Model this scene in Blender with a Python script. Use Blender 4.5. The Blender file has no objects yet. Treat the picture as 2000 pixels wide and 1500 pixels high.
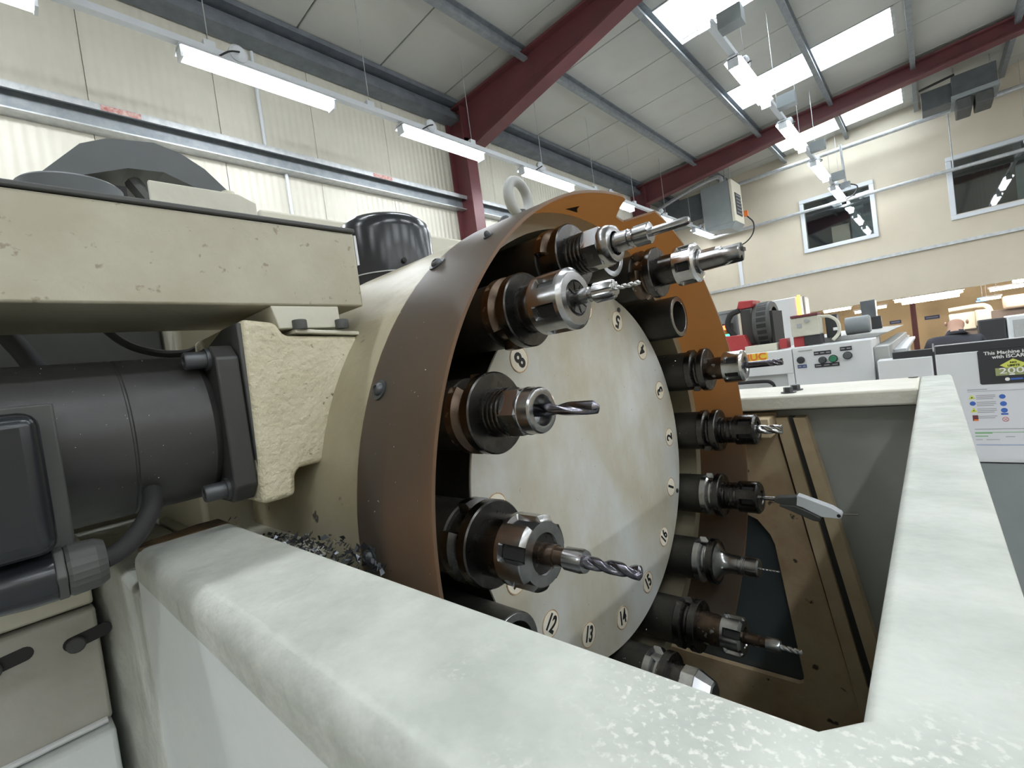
import bpy, bmesh, math, random
from mathutils import Vector, Matrix
random.seed(7)
sc = bpy.context.scene
C = sc.collection
# ------------------------------------------------------------------ camera
cd = bpy.data.cameras.new('camera'); cam = bpy.data.objects.new('camera', cd); C.objects.link(cam)
cd.sensor_fit = 'HORIZONTAL'; cd.sensor_width = 36.0; cd.lens = 36.0 * 917.35 / 2000.0
cd.clip_start = 0.005; cd.clip_end = 200
RX, RY, RZ = (0.7370, 0.6621, -0.1359), (-0.0816, -0.1123, -0.9903), (-0.6710, 0.7409, -0.0287)
m = Matrix(((RX[0], -RY[0], -RZ[0]), (RX[1], -RY[1], -RZ[1]), (RX[2], -RY[2], -RZ[2]))).to_4x4()
m.translation = (0, 0, 1.7); cam.matrix_world = m
sc.camera = cam
# ------------------------------------------------------------------ sky and exposure
w = bpy.data.worlds.new('overcast_sky'); sc.world = w; w.use_nodes = True
bg = w.node_tree.nodes['Background']; bg.inputs[0].default_value = (0.86, 0.93, 1.0, 1); bg.inputs[1].default_value = 5.0
vs = sc.view_settings; vs.view_transform = 'Standard'; vs.look = 'None'; vs.exposure = 1.5; vs.gamma = 1.0
vs.use_curve_mapping = False
LAMP = 14.0
# ------------------------------------------------------------------ materials
MATS = {}
def mat(name, col, rough=0.5, metal=0.0, col2=None, nscale=8.0, bump=0.0, bscale=60.0, spots=None, sscale=30, sth=0.62,
        emit=None, estr=0.0, stretch=None, spec=0.5, coat=0.0, rvar=0.0, swear=None):
    mt = bpy.data.materials.new(name); mt.use_nodes = True; nt = mt.node_tree; N = nt.nodes; L = nt.links
    b = N['Principled BSDF']
    b.inputs['Base Color'].default_value = (*col, 1); b.inputs['Roughness'].default_value = rough
    b.inputs['Metallic'].default_value = metal; b.inputs['Specular IOR Level'].default_value = spec
    b.inputs['Coat Weight'].default_value = coat
    tc = N.new('ShaderNodeTexCoord'); src = tc.outputs['Object']
    if stretch:
        mp = N.new('ShaderNodeMapping'); mp.inputs['Scale'].default_value = stretch; L.new(src, mp.inputs['Vector']); src = mp.outputs[0]
    out = None
    if col2:
        n = N.new('ShaderNodeTexNoise'); n.inputs['Scale'].default_value = nscale; n.inputs['Detail'].default_value = 6; n.inputs['Roughness'].default_value = 0.62
        L.new(src, n.inputs['Vector'])
        r = N.new('ShaderNodeValToRGB'); r.color_ramp.elements[0].position = 0.36; r.color_ramp.elements[1].position = 0.66
        r.color_ramp.elements[0].color = (*col, 1); r.color_ramp.elements[1].color = (*col2, 1)
        L.new(n.outputs['Fac'], r.inputs[0]); out = r.outputs[0]
    if spots:
        n2 = N.new('ShaderNodeTexNoise'); n2.inputs['Scale'].default_value = sscale; n2.inputs['Detail'].default_value = 7
        L.new(src, n2.inputs['Vector'])
        r2 = N.new('ShaderNodeValToRGB'); r2.color_ramp.elements[0].position = sth; r2.color_ramp.elements[1].position = sth + (0.10 if swear else 0.05)
        L.new(n2.outputs['Fac'], r2.inputs[0])
        mx = N.new('ShaderNodeMixRGB'); mx.inputs['Color2'].default_value = (*spots, 1); mx.inputs['Color1'].default_value = (*col, 1)
        fac = r2.outputs[0]
        if swear:
            # chipped paint gathers round one knocked corner
            ds = N.new('ShaderNodeVectorMath'); ds.operation = 'DISTANCE'; ds.inputs[1].default_value = swear[:3]; L.new(src, ds.inputs[0])
            n4 = N.new('ShaderNodeTexNoise'); n4.inputs['Scale'].default_value = 28; n4.inputs['Detail'].default_value = 4; L.new(src, n4.inputs['Vector'])
            ad = N.new('ShaderNodeMath'); ad.operation = 'MULTIPLY_ADD'; ad.inputs[1].default_value = swear[3]*2.2; L.new(n4.outputs['Fac'], ad.inputs[0]); L.new(ds.outputs['Value'], ad.inputs[2])
            r4 = N.new('ShaderNodeMapRange'); r4.inputs['From Min'].default_value = swear[3]*1.9; r4.inputs['From Max'].default_value = swear[3]*1.55; L.new(ad.outputs[0], r4.inputs['Value'])
            mm = N.new('ShaderNodeMath'); mm.operation = 'MULTIPLY'; L.new(fac, mm.inputs[0]); L.new(r4.outputs[0], mm.inputs[1]); fac = mm.outputs[0]
        L.new(fac, mx.inputs['Fac'])
        if out: L.new(out, mx.inputs['Color1'])
        out = mx.outputs[0]
    if out: L.new(out, b.inputs['Base Color'])
    if rvar:
        n3 = N.new('ShaderNodeTexNoise'); n3.inputs['Scale'].default_value = nscale * 2; L.new(src, n3.inputs['Vector'])
        mr = N.new('ShaderNodeMapRange'); mr.inputs['To Min'].default_value = max(0.02, rough - rvar); mr.inputs['To Max'].default_value = min(1, rough + rvar)
        L.new(n3.outputs['Fac'], mr.inputs['Value']); L.new(mr.outputs[0], b.inputs['Roughness'])
    if bump:
        nb = N.new('ShaderNodeTexNoise'); nb.inputs['Scale'].default_value = bscale; nb.inputs['Detail'].default_value = 3
        L.new(src, nb.inputs['Vector'])
        bp = N.new('ShaderNodeBump'); bp.inputs['Strength'].default_value = bump; bp.inputs['Distance'].default_value = 0.4 / bscale
        L.new(nb.outputs['Fac'], bp.inputs['Height']); L.new(bp.outputs[0], b.inputs['Normal'])
    if emit:
        b.inputs['Emission Color'].default_value = (*emit, 1); b.inputs['Emission Strength'].default_value = estr
    MATS[name] = mt
    return mt
mat('casting', (0.43, 0.45, 0.405), 0.62, 0, (0.56, 0.575, 0.525), 30, 0.35, 90, (0.67, 0.675, 0.61), 560, 0.54, swear=(-0.022, 0.072, 1.63, 0.066), spec=0.3)
mat('casting_grey', (0.66, 0.70, 0.69), 0.5, 0, (0.72, 0.75, 0.73), 7, 0.1, 40)
mat('cream_rail', (0.56, 0.54, 0.45), 0.5, 0, (0.64, 0.62, 0.54), 14, 0.25, 120, (0.25, 0.22, 0.15), 60, 0.70)
mat('beige', (0.39, 0.36, 0.265), 0.5, 0, (0.46, 0.435, 0.34), 22, 0.12, 160, (0.29, 0.25, 0.18), 170, 0.655)
mat('beige_cast', (0.56, 0.51, 0.36), 0.55, 0, (0.66, 0.61, 0.46), 28, 1.0, 260, (0.20, 0.16, 0.10), 170, 0.68)
mat('beige_ring', (0.33, 0.29, 0.19), 0.38, 0, (0.40, 0.36, 0.25), 12, 0.1, 90, (0.10, 0.09, 0.07), 70, 0.70)
mat('cream', (0.58, 0.56, 0.46), 0.5, 0, (0.64, 0.62, 0.52), 6, 0.08, 60)
mat('cream_wear', (0.52, 0.51, 0.42), 0.5, 0, (0.62, 0.61, 0.52), 12, 0.15, 60, (0.12, 0.10, 0.07), 30, 0.68)
mat('bed_grey', (0.34, 0.33, 0.28), 0.5, 0, (0.42, 0.41, 0.36), 10, 0.15, 60)
mat('rust', (0.16, 0.10, 0.045), 0.8, 0, (0.05, 0.04, 0.03), 60, 0.6, 200)
mat('black_paint', (0.030, 0.030, 0.030), 0.42, 0, (0.045, 0.044, 0.042), 12, 0.08, 90, (0.12, 0.12, 0.115), 130, 0.74)
mat('black_gloss', (0.012, 0.014, 0.018), 0.22, 0, (0.02, 0.022, 0.026), 6)
mat('black_matte', (0.020, 0.020, 0.020), 0.75)
mat('dark_grey', (0.055, 0.057, 0.055), 0.55, 0, (0.075, 0.077, 0.073), 10)
mat('hood_grey', (0.075, 0.085, 0.09), 0.5, 0, (0.10, 0.11, 0.115), 6)
mat('disc', (0.50, 0.455, 0.34), 0.40, 0.05, (0.64, 0.645, 0.61), 13, 0.05, 60, (0.24, 0.17, 0.09), 230, 0.70, stretch=(1, 1, 0.7), rvar=0.08)
mat('pot', (0.022, 0.021, 0.018), 0.45, 0.3, (0.040, 0.037, 0.030), 40, 0.15, 200, (0.35, 0.35, 0.33), 380, 0.755)
mat('steel', (0.46, 0.46, 0.46), 0.24, 1.0, (0.30, 0.30, 0.30), 60, rvar=0.08)
mat('steel_bright', (0.66, 0.67, 0.68), 0.20, 1.0, (0.50, 0.50, 0.50), 80, rvar=0.06)
mat('steel_dark', (0.11, 0.105, 0.10), 0.28, 1.0, (0.06, 0.058, 0.055), 50, rvar=0.08)
mat('steel_brown', (0.16, 0.115, 0.085), 0.30, 0.9, (0.07, 0.05, 0.035), 45, spots=(0.62, 0.62, 0.60), sscale=90, sth=0.60, rvar=0.08)
mat('carbide', (0.17, 0.165, 0.20), 0.22, 1.0, (0.28, 0.27, 0.30), 120)
mat('label_paper', (0.86, 0.81, 0.68), 0.6, 0, (0.80, 0.72, 0.56), 120)
mat('label_edge', (0.40, 0.22, 0.10), 0.7, 0, (0.60, 0.45, 0.28), 200)
mat('ink', (0.012, 0.012, 0.012), 0.6)
mat('white_print', (0.78, 0.78, 0.75), 0.6)
mat('rivet', (0.09, 0.095, 0.10), 0.4, 0.6)
mat('swarf', (0.14, 0.15, 0.17), 0.3, 0.9)
mat('tan_plate', (0.55, 0.43, 0.27), 0.55, 0, (0.42, 0.29, 0.17), 18, 0.15, 90, (0.07, 0.05, 0.03), 60, 0.66)
mat('tan_frame', (0.56, 0.45, 0.29), 0.55, 0, (0.46, 0.35, 0.21), 20)
mat('inner_grey', (0.38, 0.39, 0.36), 0.5, 0, (0.44, 0.45, 0.42), 5)
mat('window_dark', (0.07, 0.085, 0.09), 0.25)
mat('white_panel', (0.63, 0.65, 0.66), 0.4, 0, (0.68, 0.69, 0.69), 4)
mat('grey_panel', (0.36, 0.37, 0.36), 0.45, 0, (0.42, 0.43, 0.41), 5)
mat('band_black', (0.030, 0.031, 0.034), 0.5)
mat('indicator_white', (0.72, 0.75, 0.78), 0.3)
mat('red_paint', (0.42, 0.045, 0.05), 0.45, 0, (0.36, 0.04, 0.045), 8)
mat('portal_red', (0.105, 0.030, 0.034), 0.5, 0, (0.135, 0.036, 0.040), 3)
mat('galv', (0.42, 0.44, 0.45), 0.42, 0.5, (0.56, 0.57, 0.57), 14)
mat('purlin', (0.20, 0.22, 0.24), 0.5, 0.4, (0.28, 0.30, 0.31), 10)
mat('eaves', (0.13, 0.145, 0.165), 0.5, 0.3, (0.18, 0.20, 0.22), 6)
mat('roof_panel', (0.43, 0.43, 0.395), 0.5, 0, (0.48, 0.48, 0.44), 1.2)
mat('floor', (0.34, 0.35, 0.35), 0.5, 0, (0.40, 0.41, 0.40), 2)
mat('end_wall', (0.54, 0.48, 0.375), 0.7, 0, (0.58, 0.52, 0.41), 1.5)
mat('frame_white', (0.62, 0.65, 0.68), 0.45)
mat('office', (0.055, 0.06, 0.075), 0.7)
mat('office_brown', (0.20, 0.17, 0.15), 0.7)
mat('card', (0.45, 0.36, 0.28), 0.7)
mat('brick_yellow', (0.80, 0.66, 0.42), 0.75, 0, (0.76, 0.62, 0.39), 3)
mat('sign_blue', (0.05, 0.08, 0.20), 0.5)
mat('heater_grey', (0.22, 0.245, 0.25), 0.5, 0, (0.26, 0.28, 0.285), 3)
mat('heater_cream', (0.66, 0.62, 0.50), 0.5)
mat('yellow', (0.80, 0.55, 0.06), 0.5); mat('lime', (0.62, 0.66, 0.12), 0.5); mat('orange', (0.72, 0.18, 0.03), 0.5)
mat('blue', (0.05, 0.13, 0.45), 0.5); mat('green', (0.03, 0.20, 0.10), 0.4); mat('green_print', (0.20, 0.42, 0.20), 0.6)
mat('pink_red', (0.55, 0.18, 0.20), 0.6); mat('print_grey', (0.36, 0.36, 0.38), 0.6); mat('pale_blue', (0.35, 0.42, 0.58), 0.6)
mat('maroon', (0.14, 0.035, 0.045), 0.6); mat('paper', (0.66, 0.67, 0.70), 0.6); mat('olive', (0.30, 0.32, 0.14), 0.6)
mat('cloth_navy', (0.035, 0.035, 0.045), 0.8); mat('skin', (0.48, 0.28, 0.20), 0.55)
mat('sticker_red', (0.34, 0.11, 0.10), 0.5, 0, (0.50, 0.38, 0.33), 40)
mat('lamp', (0.9, 0.9, 0.9), 0.5, emit=(0.90, 0.95, 1.0), estr=LAMP)
mat('lamp_warm', (0.9, 0.9, 0.9), 0.5, emit=(1.0, 0.86, 0.72), estr=LAMP * 1.8)
mat('lamp_strip', (0.9, 0.3, 0.1), 0.5, emit=(1.0, 0.22, 0.03), estr=3.0)
mat('lamp_blue', (0.1, 0.2, 0.9), 0.5, emit=(0.05, 0.22, 1.0), estr=4.0)
mat('lamp_red', (0.9, 0.1, 0.05), 0.5, emit=(1.0, 0.10, 0.03), estr=2.5)
mat('lamp_amber', (0.5, 0.2, 0.05), 0.4)
mat('lamp_green', (0.1, 0.8, 0.4), 0.5, emit=(0.05, 0.85, 0.42), estr=1.6)
# wall cladding: cream steel with fine vertical ribs
mt = mat('cladding', (0.52, 0.50, 0.42), 0.42, 0, (0.56, 0.54, 0.455), 2)
nt = mt.node_tree; N = nt.nodes; L = nt.links
tc = N.new('ShaderNodeTexCoord'); wv = N.new('ShaderNodeTexWave'); wv.bands_direction = 'Y'; wv.inputs['Scale'].default_value = 4.2; wv.inputs['Distortion'].default_value = 0.25
L.new(tc.outputs['Object'], wv.inputs['Vector'])
bp = N.new('ShaderNodeBump'); bp.inputs['Strength'].default_value = 0.5; bp.inputs['Distance'].default_value = 0.012
L.new(wv.outputs['Fac'], bp.inputs['Height']); L.new(bp.outputs[0], N['Principled BSDF'].inputs['Normal'])
# amber sheet: glossy plastic that lets some light through
mt = bpy.data.materials.new('amber_sheet'); mt.use_nodes = True; nt = mt.node_tree; N = nt.nodes; L = nt.links
b = N['Principled BSDF']; b.inputs['Base Color'].default_value = (0.082, 0.080, 0.068, 1); b.inputs['Roughness'].default_value = 0.36
tr = N.new('ShaderNodeBsdfTranslucent'); tr.inputs['Color'].default_value = (0.98, 0.62, 0.30, 1)
mx = N.new('ShaderNodeMixShader'); mx.inputs[0].default_value = 0.37
L.new(b.outputs[0], mx.inputs[1]); L.new(tr.outputs[0], mx.inputs[2])
nn = N.new('ShaderNodeTexNoise'); nn.inputs['Scale'].default_value = 30; tcn = N.new('ShaderNodeTexCoord'); L.new(tcn.outputs['Object'], nn.inputs['Vector'])
mr = N.new('ShaderNodeMapRange'); mr.inputs['To Min'].default_value = 0.30; mr.inputs['To Max'].default_value = 0.45
L.new(nn.outputs['Fac'], mr.inputs['Value']); L.new(mr.outputs[0], b.inputs['Roughness'])
L.new(mx.outputs[0], N['Material Output'].inputs[0]); MATS['amber_sheet'] = mt
# window glass and rooflight sheet
def thin(name, colr, tmix, rough):
    mt = bpy.data.materials.new(name); mt.use_nodes = True; nt = mt.node_tree; N = nt.nodes; L = nt.links
    N.remove(N['Principled BSDF'])
    a = N.new('ShaderNodeBsdfTransparent'); a.inputs[0].default_value = (*colr, 1)
    g = N.new('ShaderNodeBsdfGlossy'); g.inputs['Roughness'].default_value = rough
    x = N.new('ShaderNodeMixShader'); x.inputs[0].default_value = tmix
    L.new(a.outputs[0], x.inputs[1]); L.new(g.outputs[0], x.inputs[2]); L.new(x.outputs[0], N['Material Output'].inputs[0]); MATS[name] = mt
thin('glass', (0.85, 0.9, 0.9), 0.14, 0.02)
thin('rooflight', (0.92, 0.94, 0.95), 0.03, 0.3)
# ------------------------------------------------------------------ mesh helpers
ROOT = {}
class MB:
    def __init__(s): s.v = []; s.f = []
    def add(s, vs, fs):
        o = len(s.v); s.v += [tuple(p) for p in vs]; s.f += [tuple(i + o for i in f) for f in fs]; return s
    def box(s, x0, x1, y0, y1, z0, z1):
        return s.add([(x0,y0,z0),(x1,y0,z0),(x1,y1,z0),(x0,y1,z0),(x0,y0,z1),(x1,y0,z1),(x1,y1,z1),(x0,y1,z1)],
                     [(0,3,2,1),(4,5,6,7),(0,1,5,4),(1,2,6,5),(2,3,7,6),(3,0,4,7)])
    def prism(s, poly, axis, a0, a1):
        n = len(poly)
        def P(p, a): return {'x': (a, p[0], p[1]), 'y': (p[0], a, p[1]), 'z': (p[0], p[1], a)}[axis]
        vs = [P(p, a0) for p in poly] + [P(p, a1) for p in poly]
        fs = [tuple(range(n))[::-1], tuple(range(n, 2*n))] + [(i, (i+1) % n, n+(i+1) % n, n+i) for i in range(n)]
        return s.add(vs, fs)
    def lathe(s, prof, org=(0,0,0), axis='x', seg=40, rf=None, cap=True):
        """prof: list of (a, r) along axis; rf(i, ang, a, r) may change r"""
        vs = []; fs = []; n = len(prof)
        for i, (a, r) in enumerate(prof):
            for k in range(seg):
                t = 2*math.pi*k/seg; rr = rf(i, t, a, r) if rf else r
                c, d = rr*math.cos(t), rr*math.sin(t)
                p = {'x': (a, c, d), 'y': (c, a, d), 'z': (c, d, a)}[axis]
                vs.append((p[0]+org[0], p[1]+org[1], p[2]+org[2]))
        for i in range(n-1):
            for k in range(seg):
                k2 = (k+1) % seg; fs.append((i*seg+k, i*seg+k2, (i+1)*seg+k2, (i+1)*seg+k))
        if cap:
            fs.append(tuple(range(seg))[::-1]); fs.append(tuple((n-1)*seg+k for k in range(seg)))
        return s.add(vs, fs)
    def cyl(s, org, axis, h, r, seg=32): return s.lathe([(0, r), (h, r)], org, axis, seg)
    def tube(s, pts, r, seg=10):
        pts = [Vector(p) for p in pts]; rings = []; vs = []; fs = []; up = Vector((0.13, 0.31, 0.94))
        for i, p in enumerate(pts):
            t = (pts[min(i+1, len(pts)-1)] - pts[max(i-1, 0)]).normalized()
            u = t.cross(up); 
            if u.length < 1e-4: u = t.cross(Vector((1, 0, 0)))
            u.normalize(); v = t.cross(u).normalized()
            for k in range(seg):
                a = 2*math.pi*k/seg; vs.append(tuple(p + r*(math.cos(a)*u + math.sin(a)*v)))
        n = len(pts)
        for i in range(n-1):
            for k in range(seg):
                k2 = (k+1) % seg; fs.append((i*seg+k, i*seg+k2, (i+1)*seg+k2, (i+1)*seg+k))
        fs.append(tuple(range(seg))[::-1]); fs.append(tuple((n-1)*seg+k for k in range(seg)))
        return s.add(vs, fs)
    def build(s, name, material, parent=None, bevel=0, seg=2, ang=35, org=None):
        o = org if org is not None else (ROOT.get(parent.name, (0,0,0)) if parent else (0,0,0))
        me = bpy.data.meshes.new(name)
        me.from_pydata([(p[0]-o[0], p[1]-o[1], p[2]-o[2]) for p in s.v], [], s.f)
        bm = bmesh.new(); bm.from_mesh(me); bmesh.ops.recalc_face_normals(bm, faces=bm.faces); bm.to_mesh(me); bm.free()
        me.materials.append(MATS[material] if isinstance(material, str) else material)
        me.shade_smooth(); me.set_sharp_from_angle(angle=math.radians(ang))
        ob = bpy.data.objects.new(name, me); C.objects.link(ob)
        if parent: ob.parent = parent; ROOT[ob.name] = o
        elif org is not None: ob.location = org; ROOT[ob.name] = tuple(org)
        if bevel:
            b = ob.modifiers.new('edge', 'BEVEL'); b.width = bevel; b.segments = seg; b.limit_method = 'ANGLE'; b.angle_limit = math.radians(40)
        return ob
def spline(pts, n=8):
    P = [Vector(p) for p in pts]; P = [P[0]*2-P[1]] + P + [P[-1]*2-P[-2]]; out = []
    for i in range(1, len(P)-2):
        for k in range(n):
            t = k/n; a, b, c, d = P[i-1], P[i], P[i+1], P[i+2]
            out.append(0.5*((2*b) + (c-a)*t + (2*a-5*b+4*c-d)*t*t + (3*b-a-3*c+d)*t*t*t))
    out.append(P[-2]); return out
def thing(name, label, cat, loc=(0,0,0), group=None):
    o = bpy.data.objects.new(name, None); C.objects.link(o); o.location = loc; o.empty_display_size = 0.02
    o['label'] = label; o['category'] = cat
    if group: o['group'] = group
    ROOT[o.name] = tuple(loc); return o
def tag(o, label, cat, group=None, kind=None):
    o['label'] = label; o['category'] = cat
    if group: o['group'] = group
    if kind: o['kind'] = kind
    return o
def struct(o): o['kind'] = 'structure'; return o
def text_obj(name, body, material, parent, pos, right, up, size, align='CENTER', depth=0.0002, xs=1.0, off=0.0):
    cu = bpy.data.curves.new('t', 'FONT'); cu.body = body; cu.size = size; cu.align_x = align; cu.align_y = 'CENTER'; cu.extrude = depth; cu.offset = off
    cu.resolution_u = 3
    tmp = bpy.data.objects.new('t', cu); C.objects.link(tmp)
    dg = bpy.context.evaluated_depsgraph_get(); me = bpy.data.meshes.new_from_object(tmp.evaluated_get(dg))
    bpy.data.objects.remove(tmp); bpy.data.curves.remove(cu)
    r = Vector(right).normalized(); u = Vector(up).normalized(); n = r.cross(u)
    o = Vector(pos) - Vector(ROOT.get(parent.name, (0,0,0)) if parent else (0,0,0))
    for v in me.vertices: v.co = o + r*v.co.x*xs + u*v.co.y + n*v.co.z
    me.materials.clear(); me.materials.append(MATS[material])
    ob = bpy.data.objects.new(name, me); C.objects.link(ob); ob.parent = parent
    if parent: ROOT[ob.name] = ROOT.get(parent.name, (0,0,0))
    return ob
def copy_mesh(o, parent, loc=None):
    c = o.copy(); C.objects.link(c); c.parent = parent
    if loc: c.location = loc
    ROOT[c.name] = ROOT.get(parent.name, (0,0,0)) if parent else (0,0,0)
    return c
# ================================================================== the building
struct(MB().box(-5.4, 9.2, -6.2, 20, -0.1, 0).build('floor', 'floor'))
# left wall: backing with separate cladding panels hung on it
wl = struct(MB().box(-5.30, -5.16, -6.2, 13.2, 0, 6.0).build('wall_left', 'cladding'))
y = -6.16; first = None
while y < 13.0:
    if first is None: first = MB().box(-5.16, -5.10, 0.002, 0.998, 0.0, 5.64).build('wall_panel', 'cladding', wl, 0.004, 2); first.location = (0, y, 0)
    else: copy_mesh(first, wl, (0, y, 0))
    y += 1.0
struct(MB().box(9.1, 9.2, -6.2, 20, 0, 6.5).build('wall_right', 'end_wall'))
struct(MB().box(-5.3, 9.2, -6.3, -6.2, 0, 6.5).build('wall_near', 'end_wall'))
SL = 0.045
def roof_z(x): return 5.80 + SL*(x+2.3)
def pitch(o):
    ox = ROOT.get(o.name, (0,0,0))[0]
    for v in o.data.vertices: v.co.z += SL*(v.co.x+ox+2.3)
    return o
# roof: liner panels with three rooflight strips
zr = 5.80
ce = struct(pitch(MB().box(-5.3, 9.2, -6.3, -6.16, zr+0.02, zr+0.06).build('ceiling', 'roof_panel')))
edges = [-6.16, -5.22, -4.2, -3.2, -2.2, -1.2, -0.2, 0.78, 1.72, 2.66, 3.7, 4.74, 5.88, 6.83, 7.77, 8.71, 9.60, 10.7, 11.78, 12.63, 13.2]
SKY = (5.88, 8.71, 11.78)
for i in range(len(edges)-1):
    a, b_ = edges[i] + 0.006, edges[i+1] - 0.006
    segs = [(-5.3, 9.2)]
    if edges[i] in SKY: segs = [(-5.3, -2.32), (-0.06, 9.2)]
    for s in segs: pitch(MB().box(s[0], s[1], a, b_, zr, zr+0.05).build('roof_panel', 'roof_panel', ce, 0.006, 1))
    pitch(MB().box(-5.3, 9.2, edges[i+1]-0.02, edges[i+1]+0.02, zr+0.05, zr+0.06).build('roof_joint', 'roof_panel', ce))  # backing strip added over the panel gap to keep sky light out
for i, yb in enumerate(SKY):
    ye = edges[edges.index(yb)+1]
    t = thing('rooflight', ['bright rooflight strip nearest the red portal beam overhead', 'bright rooflight strip in the middle of the roof bay', 'bright rooflight strip close to the far end wall'][i], 'skylight', (-1.19, yb, zr), 'rooflight strips')
    px = [-2.32, -1.06, -0.06]
    for k in range(2):
        pitch(MB().box(px[k]+0.02, px[k+1]-0.02, yb+0.01, ye-0.01, zr+0.02, zr+0.026).build('pane', 'rooflight', t))
    f = MB()
    f.box(-2.34, -2.30, yb, ye, zr-0.01, zr+0.05).box(-0.08, -0.04, yb, ye, zr-0.01, zr+0.05).box(-2.30, -0.08, yb-0.01, yb+0.01, zr-0.01, zr+0.05).box(-2.30, -0.08, ye-0.01, ye+0.01, zr-0.01, zr+0.05)
    pitch(f.build('rooflight_frame', 'galv', t))
# purlins
for i, x in enumerate([-3.55, -2.25, -1.05, 0.10, 1.3]):
    f = MB().box(x-0.035, x+0.035, -6.1, 13.0, 5.64, 5.652).box(x-0.035, x+0.035, -6.1, 13.0, 5.788, 5.798).box(x-0.035, x-0.022, -6.1, 13.0, 5.652, 5.788).box(x+0.02, x+0.035, -6.1, 13.0, 5.652, 5.67)
    o = pitch(f.build('roof_purlin', 'purlin'))
    tag(o, ['galvanised roof purlin first out from the left wall', 'galvanised roof purlin along the left ends of the rooflights', 'galvanised roof purlin crossing the middle of the rooflights', 'galvanised roof purlin at the right ends of the rooflights'][i] if i < 4 else 'galvanised roof purlin in the top right corner', 'purlin', 'roof purlins')
o = MB().box(-5.08, -4.86, -6.1, 13.0, 5.42, 5.50).box(-5.08, -4.92, -6.1, 13.0, 5.54, 5.60).box(-5.08, -4.80, -6.1, 13.0, 5.62, 5.675).build('eaves_beam', 'eaves')
tag(o, 'dark stepped eaves beam where left wall meets the roof', 'beam')
# wall girt with stickers
t = thing('wall_girt', 'long galvanised rail running along the left cladding wall', 'rail', (-5.0, 6, 4.16))
MB().box(-5.10, -4.92, -6.0, 13.0, 4.333, 4.345).box(-4.932, -4.92, -6.0, 13.0, 4.29, 4.333).box(-5.10, -4.96, -6.0, 13.0, 4.155, 4.167).build('rail_section', 'galv', t)
MB().box(-5.095, -5.03, -6.0, 13.0, 4.167, 4.333).build('rail_web', 'purlin', t)
for yy in (0.88, 3.44):
    MB().box(-4.9195, -4.9175, yy, yy+0.27, 4.292, 4.338).build('warning_sticker', 'sticker_red', t)
# portal frames
def portal(yc, lab, hz, bz, zt_, sl):
    t = thing('portal_frame', lab, 'steel frame', (-4.9, yc, 0), 'red steel portal frames')
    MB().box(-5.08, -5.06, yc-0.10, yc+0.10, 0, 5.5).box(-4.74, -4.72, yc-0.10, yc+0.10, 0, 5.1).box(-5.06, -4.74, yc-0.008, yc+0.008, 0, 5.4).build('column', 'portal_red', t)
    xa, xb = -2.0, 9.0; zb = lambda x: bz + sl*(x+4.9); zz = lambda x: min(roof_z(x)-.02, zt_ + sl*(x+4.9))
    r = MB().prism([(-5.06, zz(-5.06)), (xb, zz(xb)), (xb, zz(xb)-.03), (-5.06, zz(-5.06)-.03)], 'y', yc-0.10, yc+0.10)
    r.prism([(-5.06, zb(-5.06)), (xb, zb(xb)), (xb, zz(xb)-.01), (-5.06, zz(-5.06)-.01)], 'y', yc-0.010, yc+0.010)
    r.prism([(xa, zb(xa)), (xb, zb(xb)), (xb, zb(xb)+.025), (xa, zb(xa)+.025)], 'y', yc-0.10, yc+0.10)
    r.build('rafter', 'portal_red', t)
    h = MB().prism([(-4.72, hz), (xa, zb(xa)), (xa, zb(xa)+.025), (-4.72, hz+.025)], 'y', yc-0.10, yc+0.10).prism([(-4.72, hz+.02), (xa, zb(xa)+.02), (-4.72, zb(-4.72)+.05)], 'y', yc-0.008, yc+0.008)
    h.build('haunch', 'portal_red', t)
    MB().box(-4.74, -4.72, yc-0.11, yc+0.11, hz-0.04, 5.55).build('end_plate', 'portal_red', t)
portal(5.02, 'dark red steel portal frame crossing the middle of the hall', 4.88, 5.25, 5.60, 0.065)
portal(10.8, 'dark red steel portal frame nearest the far end wall', 5.14, 5.25, 5.60, 0.065)
# wall conduit on left wall
o = MB().tube([(-5.06, 2.24, 5.4), (-5.06, 2.24, 4.35)], 0.018, 8).tube([(-5.06, 2.42, 4.15), (-5.06, 2.42, 2.2)], 0.018, 8).build('wall_conduit', 'frame_white')
tag(o, 'thin upright white conduit on the left cladding wall', 'conduit')
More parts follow.
